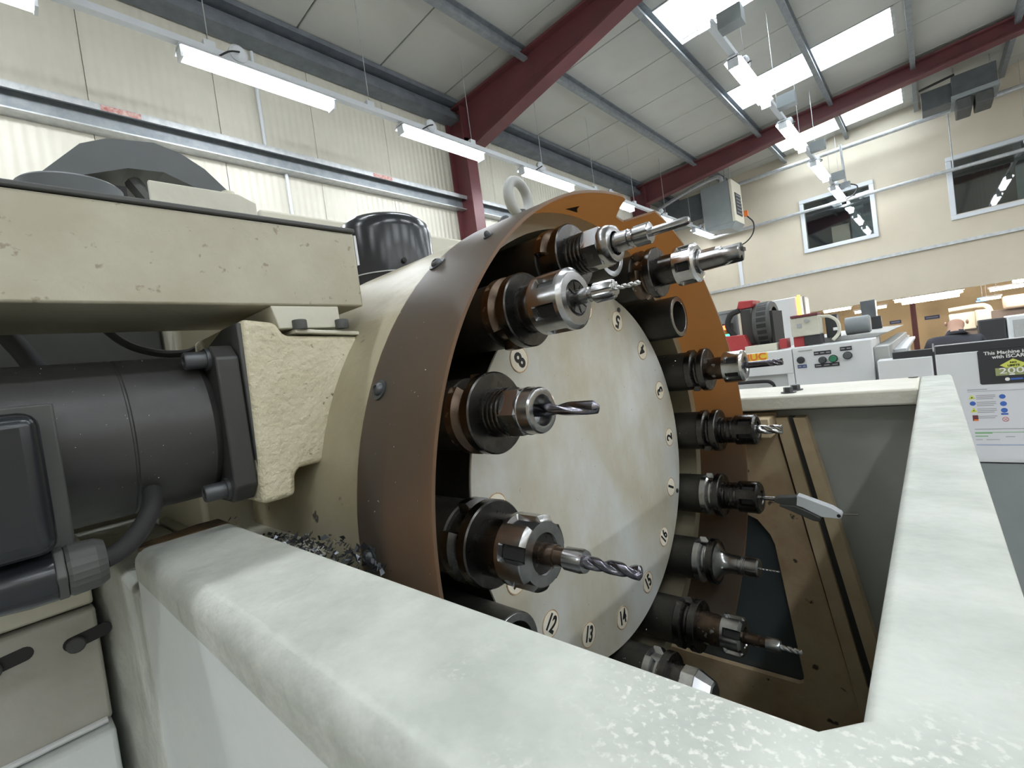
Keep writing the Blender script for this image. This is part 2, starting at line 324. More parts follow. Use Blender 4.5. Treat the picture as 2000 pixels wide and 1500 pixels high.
# ---- end wall with two office windows and the low opening beneath
YE = 13.0
w1 = (-1.99, -0.776, 3.55, 4.60); w2 = (0.52, 2.6, 3.53, 4.59); zl = 2.10
b = MB()
b.box(-5.16, -2.3, YE, YE+0.12, 0, zl)
b.box(-5.16, 9.1, YE, YE+0.12, zl, w1[2]); b.box(-5.16, 9.1, YE, YE+0.12, w1[3], 6.5)
b.box(-5.16, w1[0], YE, YE+0.12, w1[2], w1[3]); b.box(w1[1], w2[0], YE, YE+0.12, w1[2], w1[3]); b.box(w2[1], 9.1, YE, YE+0.12, w1[2], w1[3])
b.box(6, 9.1, YE, YE+0.12, 0, zl)
struct(b.build('wall_end', 'end_wall'))
for i, wn in enumerate((w1, w2)):
    a0, a1, z0, z1 = wn
    t = bpy.data.objects.new('window_%d' % (i+1), None); C.objects.link(t); t.location = ((a0+a1)/2, YE, z0); ROOT[t.name] = tuple(t.location); t['kind'] = 'structure'
    g = 0.085
    fb = MB().box(a0-g, a1+g, YE-0.03, YE+0.05, z1, z1+g).box(a0-g, a1+g, YE-0.05, YE+0.05, z0-g, z0).box(a0-g, a0, YE-0.03, YE+0.05, z0, z1).box(a1, a1+g, YE-0.03, YE+0.05, z0, z1)
    fb.build('window_frame', 'frame_white', t, 0.01)
    MB().box(a0, a1, YE+0.04, YE+0.05, z0, z1).build('pane', 'glass', t)
    r = MB().box(a0-.3, a1+.3, YE+1.2, YE+1.25, z0-.5, z1+.4).box(a0-.35, a0-.3, YE+.12, YE+1.2, z0-.5, z1+.4).box(a1+.3, a1+.35, YE+.12, YE+1.2, z0-.5, z1+.4).box(a0-.3, a1+.3, YE+.12, YE+1.2, z1+.35, z1+.4).box(a0-.3, a1+.3, YE+.12, YE+1.2, z0-.5, z0-.45)
    r.build('office_recess', 'office' if i == 0 else 'office_brown', t)
    if i == 0:
        MB().box(a0+.42, a0+.76, YE+.5, YE+.52, z0-.3, z0+.45).build('pinned_card', 'card', t)
        MB().box(a0+.78, a1, YE+.7, YE+.72, z0-.3, z1+.2).build('partition', 'heater_grey', t)
    else:
        MB().box(a0+.9, a1, YE+.7, YE+.72, z0-.3, z1+.2).build('partition', 'heater_grey', t)
struct(MB().box(-5.1, 9.0, YE-0.06, YE, 2.985, 3.045).build('trim_1', 'galv'))
struct(MB().box(-3.52, -3.44, YE-0.03, YE, 3.05, 3.72).build('trim_2', 'frame_white'))
o = MB().tube([(-4.0, 12.72, 4.36), (9.0, 12.72, 4.36)], 0.035, 10).tube([(0.53, 12.72, 4.36), (0.53, 12.72, 5.45)], 0.012, 6).build('wall_pipe', 'galv')
tag(o, 'grey pipe crossing the end wall in front of the office windows', 'pipe')
o = MB().tube([(-4.0, 12.6, 5.42), (9.0, 12.6, 5.42)], 0.045, 10).build('roof_pipe', 'galv')
tag(o, 'grey pipe high on the end wall just under the roof', 'pipe')
# ---- lamp rows on trunking
def lamp_row(xr, zt, starts, ln, lamp_labels, name_lab, y0, y1, hang=True):
    t = thing('lighting_trunking', name_lab, 'lighting trunking', (xr, (y0+y1)/2, zt))
    MB().box(xr-0.03, xr+0.03, y0, y1, zt, zt+0.05).build('channel', 'frame_white', t)
    yy = y0 + 0.35
    while yy < y1:
        MB().box(xr-0.025, xr+0.025, yy-0.04, yy+0.04, zt+0.05, zt+0.10).build('bracket', 'frame_white', t)
        MB().tube([(xr, yy, zt+0.10), (xr, yy, roof_z(xr)-0.005)], 0.004, 5).build('suspension_wire', 'galv', t)
        yy += 1.42
    proto = None
    for i, s in enumerate(starts):
        lab = lamp_labels.get(i)
        lp = thing('batten_light', lab or 'lit batten light hanging behind the camera position', 'light', (xr, s, zt-0.13), 'hanging batten lights')  # lamps without their own label are unseen, added to light the machine
        MB().prism([(xr-0.085, zt-0.052), (xr-0.05, zt-0.012), (xr+0.05, zt-0.012), (xr+0.085, zt-0.052), (xr+0.082, zt-0.054), (xr+0.048, zt-0.038), (xr-0.048, zt-0.038), (xr-0.082, zt-0.054)], 'y', s, s+ln).build('housing', 'frame_white', lp)
        MB().prism([(xr-0.062, zt-0.040), (xr-0.046, zt-0.09), (xr-0.03, zt-0.12), (xr+0.03, zt-0.12), (xr+0.046, zt-0.09), (xr+0.062, zt-0.040)], 'y', s+0.02, s+ln-0.02).build('diffuser', 'lamp', lp, ang=60)
        for q in (s, s+ln-0.018): MB().box(xr-0.05, xr+0.05, q, q+0.018, zt-0.122, zt-0.03).build('end_cap', 'frame_white', lp)
        MB().lathe([(-.035, .05), (-.02, .07), (.02, .07), (.035, .05)], (xr+0.02, s+0.42, zt+0.07), 'x', 18).build('plug', 'frame_white', lp)
        MB().tube(spline([(xr+0.06, s+0.42, zt+0.07), (xr+0.09, s+0.33, zt+0.02), (xr+0.04, s+0.25, zt-0.03)]), 0.007, 6).build('flex', 'black_matte', lp)
    return t
lamp_row(-4.0, 4.47, [-0.74, 1.23, 3.21, 5.2, 7.2, 9.3, 11.5, -2.7, -4.7], 1.22,
  {0: 'lit batten light cut off by the top left corner', 1: 'lit batten light on the left row above the dark arched hood', 2: 'lit batten light just left of the red column',
   3: 'lit batten light above the lifting eye behind the amber cover', 4: 'lit batten light seen through the notch of the amber cover', 5: 'short glint of a batten light beyond the amber cover', 6: 'farthest lit batten light on the left row, under the grey heater'},
  'long white trunking carrying the left row of lights', -6.0, 12.9)
lamp_row(-1.25, 4.50, [5.25, 7.34, 9.5, 11.6, 3.2, 1.2, -0.8, -2.8, -4.8], 1.27,
  {0: 'highest lit batten light of the right row under the rooflights', 1: 'second lit batten light of the right row, over the red beam', 2: 'third lit batten light of the right row against the end wall', 3: 'farthest lit batten light of the right row, before the small office window'},
  'long white trunking carrying the right row of lights', -6.0, 12.95)
for xr_ in (1.5, 4.25, 7.0):  # unseen rows added to light the machine from the right
    lamp_row(xr_, 4.50, [-4.8, -2.8, -0.8, 1.2, 3.2, 5.2, 7.3, 9.4], 1.27, {k: 'lit batten light of the rows off to the right' for k in range(8)}, {1.5: 'white trunking for the light row just right of the picture', 4.25: 'white trunking for the light row further right', 7.0: 'white trunking for the light row nearest the right wall'}[xr_], -6.0, 12.9)
# drop rod and junction boxes at the far end of the right row
t = thing('drop_conduit', 'grey drop rod with junction boxes at the end of right lights', 'conduit', (-1.2, 12.3, 4.6))
MB().tube([(-1.12, 12.3, 5.42), (-1.10, 12.3, 4.60)], 0.022, 8).build('rod', 'galv', t)
MB().box(-1.22, -1.02, 12.2, 12.3, 4.50, 4.62).build('junction_box', 'heater_grey', t)
MB().tube(spline([(-1.08, 12.3, 4.6), (-0.92, 12.35, 4.5), (-1.0, 12.45, 4.38), (-1.15, 12.6, 4.34)]), 0.012, 6).build('cable', 'black_matte', t)
for yy in (4.75, 6.95, 9.1, 11.3):
    o = MB().box(-1.22, -1.02, yy, yy+0.14, 4.50, 4.64).build('junction_box', 'heater_grey'); 
    tag(o, {4.75: 'grey junction box on trunking beside the first rooflight', 6.95: 'grey junction box on trunking below the second rooflight', 9.1: 'grey junction box on trunking against the red beam', 11.3: 'grey junction box on trunking nearest the end wall'}[yy], 'junction box', 'junction boxes on the right trunking')
# ---- unit heaters
t = thing('unit_heater', 'grey box heater with cream louvred front hung by the end wall', 'heater', (-3.4, 11.9, 4.3))
MB().box(-3.78, -3.14, 11.6, 12.25, 4.36, 5.30).build('body', 'heater_grey', t, 0.01)
MB().box(-3.14, -3.08, 11.57, 12.28, 4.36, 5.30).build('front_panel', 'heater_cream', t, 0.01)
MB().prism([(-3.70, 4.30), (-3.2, 4.22), (-3.08, 4.36), (-3.78, 4.36)], 'y', 11.6, 12.25).build('base_pan', 'heater_grey', t)
g = MB().box(-3.085, -3.07, 11.72, 12.14, 4.52, 5.02).build('grille', 'band_black', t)
for k in range(6): MB().box(-3.072, -3.055, 11.74, 12.12, 4.55+k*0.08, 4.57+k*0.08).build('louvre', 'heater_grey', g)
MB().box(-3.08, -3.0, 12.28, 12.36, 4.55, 4.68).build('thermostat', 'orange', t)
for hy in (11.75, 12.15):
    MB().tube([(-3.7, hy, 5.30), (-3.7, hy, 5.72)], 0.01, 6).build('hanger_rod', 'galv', t); MB().tube([(-3.25, hy, 5.30), (-3.25, hy, 5.74)], 0.01, 6).build('hanger_rod', 'galv', t)
MB().box(-4.75, -3.78, 11.7, 12.2, 4.66, 5.25).build('duct', 'hood_grey', t)
MB().tube(spline([(-4.9, 11.7, 5.20), (-4.0, 11.62, 5.38), (-3.45, 11.6, 5.44), (-3.30, 11.6, 5.40), (-3.28, 11.6, 5.30)]), 0.045, 8).build('flue_pipe', 'galv', t)
MB().tube(spline([(-3.02, 12.32, 4.55), (-2.90, 12.3, 4.35), (-2.95, 12.3, 4.1), (-3.2, 12.4, 3.95), (-3.6, 12.6, 4.0)]), 0.015, 6).build('power_cable', 'black_matte', t)
t = thing('unit_heater', 'dark grey heater hanging high on the right below the red beam', 'heater', (0.85, 11.8, 5.1))
MB().box(0.57, 1.12, 11.6, 12.2, 5.35, 5.68).build('body', 'hood_grey', t, 0.01)
MB().box(0.55, 1.14, 11.58, 12.22, 5.28, 5.35).build('collar', 'heater_grey', t)
for hx in (0.62, 1.07): MB().tube([(hx, 11.9, 5.68), (hx, 11.9, 5.92)], 0.01, 6).build('hanger_rod', 'galv', t)
MB().box(0.60, 0.80, 11.62, 12.18, 5.08, 5.28).box(0.84, 1.06, 11.62, 12.18, 5.10, 5.28).build('outlet_duct', 'dark_grey', t, 0.02)
MB().box(0.17, 0.57, 11.7, 12.1, 5.30, 5.62).build('burner_box', 'hood_grey', t)
MB().tube([(0.15, 11.66, 5.66), (0.62, 11.66, 5.72)], 0.02, 8).build('gas_pipe', 'black_matte', t)
# ================================================================== the machine in front
ZT = 1.6285
t = thing('machine_casting', 'pale grey painted machine casting forming the open trough rim in front', 'machine casting', (-0.15, 0.3, 0.6))
bm = bmesh.new()
poly = [(-0.343, 0.0440), (0.0110, 0.0440), (0.0110, 0.722), (-0.0157, 0.722), (-0.0157, 0.1000), (-0.0157-0.006, 0.0936), (-0.343, 0.0936)]
vt = [bm.verts.new((x, y, ZT)) for x, y in poly]; fc = bm.faces.new(vt)
ex = bmesh.ops.extrude_face_region(bm, geom=[fc]); vb = [v for v in ex['geom'] if isinstance(v, bmesh.types.BMVert)]
for v in vb: v.co.z -= 0.017
bmesh.ops.recalc_face_normals(bm, faces=bm.faces)
for e_w, sel in ((0.008, lambda e: all(abs(v.co.z-ZT) < 1e-6 and v.co.y < 0.045 for v in e.verts)), (0.003, lambda e: all(abs(v.co.z-ZT) < 1e-6 for v in e.verts) and len(e.link_faces) == 2 and e.calc_face_angle(0) > 1.0)):
    es = [e for e in bm.edges if sel(e)]
    bmesh.ops.bevel(bm, geom=es, offset=e_w, segments=4, profile=0.5, affect='EDGES')
me = bpy.data.meshes.new('rim'); bm.to_mesh(me); bm.free(); me.materials.append(MATS['casting']); me.shade_smooth(); me.set_sharp_from_angle(angle=math.radians(60))
o = bpy.data.objects.new('rim', me); wn_ = o.modifiers.new('normals', 'WEIGHTED_NORMAL'); wn_.keep_sharp = True; wn_.weight = 100; C.objects.link(o); o.parent = t; o.location = (0.15, -0.3, -0.6); ROOT[o.name] = ROOT[t.name]
MB().box(-0.62, -0.0158, 0.610, 0.722, ZT-0.0170, ZT-0.0003).build('rear_rail', 'cream_rail', t, 0.0025, 3)
MB().box(-0.343, 0.0108, 0.0443, 0.088, 0.6, ZT-0.0165).build('front_wall', 'casting_grey', t)
MB().box(-0.0150, 0.0105, 0.088, 0.720, 0.6, ZT-0.0165).build('side_wall', 'casting_grey', t)
MB().box(-0.62, -0.015, 0.690, 0.720, 0.6, ZT-0.0165).build('rear_wall', 'inner_grey', t)
MB().box(-0.60, -0.02, 0.09, 0.69, 0.6, 0.62).build('trough_floor', 'inner_grey', t)
MB().prism([(-0.62, 0.036), (-0.47, 0.036), (-0.43, 0.0440), (-0.343, 0.0440), (-0.343, 0.0936), (-0.62, 0.0936)], 'z', 0.6, 1.603).build('end_block', 'casting', t, 0.004, 3)
MB().prism([(-0.356, 0.052), (-0.349, 0.047), (-0.342, 0.047), (-0.340, 0.060), (-0.3415, 0.075), (-0.339, 0.0925), (-0.362, 0.0925), (-0.364, 0.08), (-0.359, 0.066)], 'z', 1.600, 1.6288).build('weld_edge', 'rust', t, 0.0006)
MB().box(-0.56, -0.30, 0.0938, 0.165, 1.585, 1.606).build('ledge', 'cream_wear', t, 0.003)
for (x, yy) in ((-0.1345, 0.636), (-0.1315, 0.660)):
    h = MB().lathe([(0, .0080), (.0012, .0080)], (x, yy, ZT), 'z', 24).build('washer', 'rivet', t)
    MB().lathe([(.0012, .0052), (.0062, .0052), (.0068, .0046)], (x, yy, ZT), 'z', 6).build('hex_bolt', 'rivet', h, ang=20)
MB().lathe([(0, .0045), (.0008, .0045)], (-0.022, 0.715, ZT), 'z', 16).build('plug_screw', 'rivet', t)
# swarf lying against the casting
random.seed(3); sw = MB()
for k in range(900):
    x = random.uniform(-0.36, -0.215); yy = random.uniform(0.098, 0.128); r = random.uniform(.0008, .0026)
    z = 1.606 + random.random()**2 * 0.012 * (1 - abs(x+0.27)/0.11 if abs(x+0.27) < 0.11 else 0)
    p = Vector((x, yy, z)); a = Vector((random.uniform(-1,1), random.uniform(-1,1), random.uniform(-.6,.9)))*r*1.6; c = Vector((random.uniform(-1,1), random.uniform(-1,1), random.uniform(-1,1)))*r
    sw.add([p, p+a, p+a+c, p+c*0.7], [(0,1,2,3)])
for k in range(160):
    x = random.uniform(-0.395, -0.345); yy = random.uniform(0.05, 0.10); r = random.uniform(.0008, .0022); p = Vector((x, yy, 1.604+random.random()*.006 + (0.02 if x>-.356 else 0)))
    a = Vector((random.uniform(-1,1), random.uniform(-1,1), random.uniform(0,.9)))*r*1.6; c = Vector((random.uniform(-1,1), random.uniform(-1,1), random.uniform(-1,1)))*r
    sw.add([p, p+a, p+a+c, p+c*0.7], [(0,1,2,3)])
tag(sw.build('metal_swarf', 'swarf'), 'dark metal chips lying between the casting rim and carousel housing', 'metal chips', kind='stuff')
# ---- chute plate inside the trough
t = thing('chute_plate', 'tan inner plate with rounded window opening inside the trough', 'machine panel', (-0.25, 0.63, 1.2))
bm = bmesh.new()
outer = [(-0.62, 1.606), (-0.150, 1.606), (-0.150, 1.575), (-0.0790, 1.120), (-0.60, 1.100)]
inner = [(-0.40, 1.482), (-0.205, 1.479), (-0.185, 1.470), (-0.172, 1.452), (-0.168, 1.440), (-0.1535, 1.276), (-0.155, 1.267), (-0.160, 1.2635), (-0.258, 1.2618), (-0.40, 1.262)]
def loop(pts): 
    vs = [bm.verts.new((x, 0.63, z)) for x, z in pts]; return [bm.edges.new((vs[i], vs[(i+1) % len(vs)])) for i in range(len(vs))]
es = loop(outer) + loop(inner)
bmesh.ops.triangle_fill(bm, use_beauty=True, use_dissolve=False, edges=es)
ex = bmesh.ops.extrude_face_region(bm, geom=list(bm.faces))
for v in ex['geom']:
    if isinstance(v, bmesh.types.BMVert): v.co.y += 0.008
bmesh.ops.recalc_face_normals(bm, faces=bm.faces)
me = bpy.data.meshes.new('plate'); bm.to_mesh(me); bm.free(); me.materials.append(MATS['tan_plate'])
o = bpy.data.objects.new('plate', me); C.objects.link(o); o.parent = t; o.location = (0.25, -0.63, -1.2); ROOT[o.name] = ROOT[t.name]
MB().box(-0.42, -0.14, 0.6395, 0.643, 1.24, 1.50).build('dark_window', 'window_dark', t)  # dark sheet stands in for the shaded cavity behind the opening
MB().prism([(-0.150, 1.60), (-0.137, 1.60), (-0.0635, 1.12), (-0.0790, 1.12)], 'y', 0.626, 0.640).build('edge_strip', 'tan_frame', t)
MB().prism([(-0.137, 1.60), (-0.130, 1.60), (-0.0525, 1.12), (-0.0635, 1.12)], 'y', 0.632, 0.640).build('seal_strip', 'dark_grey', t)
MB().prism([(-0.130, 1.60), (-0.118, 1.60), (-0.0370, 1.12), (-0.0525, 1.12)], 'y', 0.622, 0.640).build('outer_strip', 'tan_frame', t)
MB().box(-0.24, -0.150, 0.600, 0.63, 1.580, 1.604).build('hinge_block', 'tan_frame', t, 0.002)
MB().box(-0.21, -0.165, 0.597, 0.600, 1.586, 1.590).build('hinge_slot', 'cream', t)
o = MB().box(-0.60, -0.019, 0.645, 0.655, 0.65, 1.606).build('inner_guard', 'inner_grey')
tag(o, 'dark grey inner guard sheet at the back of the trough', 'machine panel')
# ---- carousel housing and bracket
CY, CZ = 0.3512, 1.6063
t = thing('carousel_housing', 'beige cast carousel housing with textured motor bracket', 'machine casting', (-0.32, CY, CZ-0.22))
h = MB(); seg = 96
h.lathe([(-0.222, .2060), (-0.222, .2188), (-0.2225, .2192), (-0.420, .2192), (-0.420, .03), (-0.30, .03), (-0.30, .2060), (-0.222, .2060)], (0, CY, CZ), 'x', seg, cap=False)
h.build('housing_ring', 'beige_ring', t, ang=30)
MB().prism([(.1034, 1.752), (.1234, 1.7495), (.1275, 1.7412), (.22, 1.7375), (.22, 1.660), (.1426, 1.6577), (.125, 1.6575), (.1215, 1.6545), (.1198, 1.6412), (.1005, 1.6410)], 'x', -0.40, -0.300).build('bracket', 'beige_cast', t, 0.0035, 3)
MB().prism([(-0.40, 1.735), (-0.40, 1.66), (-0.315, 1.645), (-0.302, 1.645), (-0.302, 1.750), (-0.33, 1.750)], 'y', 0.1012, 0.104).build('bracket_side', 'dark_grey', t, 0.001)  # dark grey sheet puts the shadow on this bracket side into colour
MB().prism([(.1335, 1.745), (.178, 1.742), (.178, 1.7395), (.1335, 1.7425)], 'x', -0.34, -0.2985).build('foot_plate', 'cream', t, 0.0006)
# lifting eye
t = thing('lifting_eye', 'grey ring shaped lifting eye on top of the carousel housing', 'eyebolt', (-0.285, 0.360, CZ+0.219))
tor = MB(); R1, R2 = 0.0165, 0.0048
vs = []; fs = []
for i in range(32):
    a = 2*math.pi*i/32
    for k in range(12):
        q = 2*math.pi*k/12; rr = R1 + R2*math.cos(q)
        u = rr*math.cos(a); vs.append((-0.285 + u*-0.10 + R2*math.sin(q)*0.995, 0.360 + u*0.995 + R2*math.sin(q)*0.10, CZ+0.257+rr*math.sin(a)))
for i in range(32):
    for k in range(12): fs.append((i*12+k, i*12+(k+1) % 12, ((i+1) % 32)*12+(k+1) % 12, ((i+1) % 32)*12+k))
tor.add(vs, fs).build('ring', 'grey_panel', t)
MB().lathe([(CZ+0.217, .014), (CZ+0.228, .014), (CZ+0.232, .007), (CZ+0.245, .006)], (-0.285, 0.360, 0), 'z', 24).build('collar', 'dark_grey', t)
# ---- amber cover sheet
t = thing('carousel_cover', 'curved smoked amber plastic cover sheet around the tool carousel', 'machine cover', (-0.21, CY, CZ))
prof = [(203, -.181), (125, -.181), (100, -.179), (88.5, -.1755), (87, -.177), (85.2, -.184), (83.5, -.190), (82, -.195), (80.3, -.2005), (78.5, -.2012), (76.7, -.2005), (76.3, -.1708), (40, -.1715), (10, -.1695), (-25, -.170), (-62, -.172)]
def xf(a):
    for i in range(len(prof)-1):
        if prof[i][0] >= a >= prof[i+1][0]:
            k = (prof[i][0]-a)/(prof[i][0]-prof[i+1][0]); return prof[i][1]*(1-k)+prof[i+1][1]*k
    return -.172
angs = sorted(set([203-1.5*i for i in range(int((203+62)/1.5)+1)] + [p[0] for p in prof] + [p[0]+.01 for p in prof[4:12]]), reverse=True)
vs = []; fs = []; nx = 8
for a in angs:
    r = math.radians(a); x1 = xf(a); x0 = -0.2495
    for Rr in (.2196, .2216):
        for k in range(nx+1):
            x = x0 + (x1-x0)*k/nx; vs.append((x, CY+Rr*math.cos(r), CZ+Rr*math.sin(r)))
W = nx+1; S = 2*W
for i in range(len(angs)-1):
    for l in (0, 1):
        for k in range(nx): fs.append((i*S+l*W+k, i*S+l*W+k+1, (i+1)*S+l*W+k+1, (i+1)*S+l*W+k))
    for k in (0, nx): fs.append((i*S+k, i*S+W+k, (i+1)*S+W+k, (i+1)*S+k))
for i in (0, len(angs)-1):
    for k in range(nx): fs.append((i*S+k, i*S+k+1, i*S+W+k+1, i*S+W+k))
MB().add(vs, fs).build('sheet', 'amber_sheet', t, ang=40)
for (a, x, rr) in ((129.3, -.2435, 1.0), (155.2, -.2385, 1.0), (179.3, -.2395, 1.0), (107, -.2425, 1.0), (125.5, -.2044, 0.55), (20, -.2425, 1.0), (-8, -.2425, 1.0)):
    r = math.radians(a); n = Vector((0, math.cos(r), math.sin(r))); u = Vector((1, 0, 0)); v = n.cross(u); base = Vector((x, CY, CZ)) + n*.2216
    def disc(pf, seg=20):
        q = MB(); vv = []; ff = []
        for (d, rad) in pf:
            for k in range(seg):
                w_ = 2*math.pi*k/seg; vv.append(base + n*d + rad*rr*(math.cos(w_)*u + math.sin(w_)*v))
        for i in range(len(pf)-1):
            for k in range(seg): ff.append((i*seg+k, i*seg+(k+1) % seg, (i+1)*seg+(k+1) % seg, (i+1)*seg+k))
        ff.append(tuple((len(pf)-1)*seg+k for k in range(seg))); return q.add(vv, ff)
    wsh = disc([(0, .0062), (.0009, .0062), (.0009, .004)]).build('washer', 'rivet', t)
    disc([(.0009, .0040), (.002, .0038), (.0031, .0028), (.0036, .0018), (.0028, .0017), (.0026, .0005)]).build('screw_head', 'rivet', wsh)
random.seed(21); sp = MB()
for k in range(90):
    a = math.radians(random.uniform(112, 186)); x = random.uniform(-.248, -.184); e = random.uniform(.0002, .0006); p = Vector((x, CY+.2217*math.cos(a), CZ+.2217*math.sin(a)))
    u = Vector((random.uniform(-1,1), random.uniform(-1,1), random.uniform(-1,1)))*e; v = Vector((random.uniform(-1,1), random.uniform(-1,1), random.uniform(-1,1)))*e
    sp.add([p, p+u, p+u+v, p+v], [(0,1,2,3)])
sp.build('chip_specks', 'white_print', t)['kind'] = 'stuff'
am = MB(); Ri = .2193
def cyl_pt(x, yy): return (x, yy, CZ + math.sqrt(Ri*Ri-(yy-CY)**2))
am.add([cyl_pt(-.213, .329), cyl_pt(-.2045, .336), cyl_pt(-.2095, .340), cyl_pt(-.215, .349)] + [(p[0], p[1], p[2]-.0003) for p in (cyl_pt(-.213, .329), cyl_pt(-.2045, .336), cyl_pt(-.2095, .340), cyl_pt(-.215, .349))],
       [(0,1,2,3), (4,7,6,5), (0,4,5,1), (1,5,6,2), (2,6,7,3), (3,7,4,0)])
am.build('arrow_mark', 'ink', t)
# ---- motor
MX, MZ, MR = -0.352, 1.692, 0.0445
t = thing('electric_motor', 'black cylindrical motor flanged to the beige bracket', 'motor', (MX, 0.0, MZ-MR))
def fins(i, a, y_, r): return r
MB().lathe([(-0.10, .040), (-0.098, MR), (0.0465, MR), (0.0470, MR-.0006), (0.0478, MR-.0006), (0.0483, MR), (0.084, MR), (0.088, MR-.003)], (MX, 0, MZ), 'y', 72).build('body', 'black_paint', t)
MB().prism([(MX-.047, MZ-.038), (MX-.038, MZ-.047), (MX+.040, MZ-.047), (MX+.0485, MZ-.038), (MX+.0485, MZ+.038), (MX+.040, MZ+.046), (MX-.038, MZ+.046), (MX-.047, MZ+.038)], 'y', 0.088, 0.1005).build('flange', 'black_paint', t, 0.0012)
for sx, sz in ((1, 1), (1, -1), (-1, 1), (-1, -1)):
    bx_, bz = MX+sx*.0360, MZ+sz*.0385
    wsh = MB().lathe([(.0862, .0066), (.088, .0066)], (bx_, 0, bz), 'y', 24).build('washer', 'rivet', t)
    MB().lathe([(.0862, .0050), (.0765, .0050), (.0755, .0044), (.0755, .0027), (.080, .0025), (.080, .0004)], (bx_, 0, bz), 'y', 24).build('cap_screw', 'rivet', wsh)
sp = MB()
for k in range(60):
    a = random.uniform(-.6, 1.5); y = random.uniform(-.02, .08); e = random.uniform(.0002, .0005); p = Vector((MX+(MR+.0001)*math.cos(a), y, MZ+(MR+.0001)*math.sin(a)))
    u = Vector((random.uniform(-1,1), random.uniform(-1,1), random.uniform(-1,1)))*e; v = Vector((random.uniform(-1,1), random.uniform(-1,1), random.uniform(-1,1)))*e
    sp.add([p, p+u, p+u+v, p+v], [(0,1,2,3)])
sp.build('chip_specks', 'white_print', t)['kind'] = 'stuff'
tb = MB().box(-0.318, -0.291, -0.11, 0.0180, 1.6480, 1.7125).build('terminal_box', 'black_paint', t, 0.004, 3)
MB().box(-0.2915, -0.268, -0.11, 0.0125, 1.6515, 1.7100).build('terminal_lid', 'black_gloss', tb, 0.006, 4)
MB().box(-0.2922, -0.2895, -0.11, 0.0185, 1.6475, 1.7135).build('lid_rim', 'dark_grey', tb, 0.001)
gl = MB().lathe([(-0.010, .004), (-0.008, .0098), (0.002, .0110), (0.010, .0110)], (-0.284, 0, 1.6405), 'y', 28).build('gland_elbow', 'black_gloss', t)
MB().lathe([(0.010, .0118), (0.0135, .0118)], (-0.284, 0, 1.6405), 'y', 6).build('gland_nut', 'dark_grey', gl, 0.0006, ang=20)
MB().lathe([(0.0137, .0105), (0.0150, .0112), (0.0235, .0108), (0.0268, .0090), (0.0272, .0050)], (-0.284, 0, 1.6405), 'y', 48, rf=lambda i, a, y_, r: r*(1-0.025*(1 if (int(a/(2*math.pi)*48) % 2) else 0))).build('gland_cap', 'dark_grey', gl, ang=20)
MB().tube(spline([(-0.284, 0.026, 1.6405), (-0.287, 0.034, 1.6425), (-0.293, 0.042, 1.648), (-0.302, 0.049, 1.656), (-0.320, 0.053, 1.662)]), .0044, 12).build('power_cable', 'black_matte', t)
# ---- beam over the motor
t = thing('beam_cover', 'long beige box beam with a dark top edge above the motor', 'machine beam', (-0.35, 0.0, 1.76))
MB().box(-0.397, -0.300, -0.45, 0.1855, 1.7600, 1.8120).build('box_section', 'beige', t, 0.0014, 2)
MB().box(-0.399, -0.2985, -0.45, 0.1862, 1.8122, 1.8152).build('top_plate', 'dark_grey', t, 0.0008)
MB().box(-0.375, -0.3005, 0.1857, 0.1875, 1.790, 1.811).build('end_tab', 'white_panel', t)
f = MB().prism([(.1215, 1.7598), (.1660, 1.7598), (.1660, 1.7455), (.1250, 1.7455)], 'x', -0.36, -0.3005).build('foot', 'cream', t, 0.0006)
for yy in (.1375, .1665):
    MB().lathe([(1.7445, .0046), (1.7500, .0046), (1.7506, .0042)], (-0.3000, yy, 0), 'z', 20).build('foot_bolt', 'dark_grey', f)
# ---- things on top / behind
t = thing('round_cap', 'low round grey cap standing on the beige beam', 'cover', (-0.36, 0.045, 1.8152))
MB().lathe([(1.8152, .0255), (1.8285, .0255), (1.829, .0235), (1.8375, .0235), (1.8388, .0222)], (-0.36, 0.045, 0), 'z', 48).build('cap', 'grey_panel' if False else 'hood_grey', t)
MB().box(-0.338, -0.3365, 0.035, 0.058, 1.822, 1.826).build('cap_lip', 'dark_grey', t)
t = thing('arched_hood', 'dark grey faceted arched hood behind the beige beam', 'machine hood', (-0.64, 0.13, 1.84))
po = [(.030, 1.84), (.048, 1.934), (.0865, 1.977), (.1080, 1.988), (.1478, 1.994), (.1720, 1.988), (.193, 1.976), (.2126, 1.9565), (.235, 1.92), (.25, 1.84)]
pi_ = [(.205, 1.84), (.195, 1.93), (.18, 1.953), (.1526, 1.9635), (.1218, 1.961), (.0863, 1.9465), (.070, 1.92), (.062, 1.84)]
MB().prism(po + pi_, 'x', -0.69, -0.60).build('hood_shell', 'hood_grey', t, ang=10)
MB().tube([(-0.62, .128, 1.955), (-0.61, .14, 1.93), (-0.60, .139, 1.88)], .008, 8).build('strut', 'dark_grey', t)
MB().box(-0.66, -0.61, .085, .120, 1.84, 1.945).build('inner_drum', 'black_matte', t)
t = thing('cream_bracket_box', 'cream sheet metal box beside the dark arched hood', 'machine cover', (-0.38, 0.11, 1.8152))
MB().prism([(.0825, 1.8152), (.0825, 1.8516), (.135, 1.8522), (.1465, 1.8475), (.1465, 1.8152)], 'x', -0.364, -0.36).build('box', 'cream_wear', t, 0.0008)
MB().box(-0.40, -0.364, 0.135, 0.1465, 1.8152, 1.8475).build('side_flap', 'cream_wear', t, 0.0008)
MB().lathe([(1.852, .0042), (1.8545, .0042), (1.855, .003)], (-0.366, 0.1305, 0), 'z', 16).build('screw', 'cream', t)
t = thing('motor_cap', 'glossy black domed motor cap rising behind the carousel housing', 'motor cover', (-0.50, 0.353, 1.80))
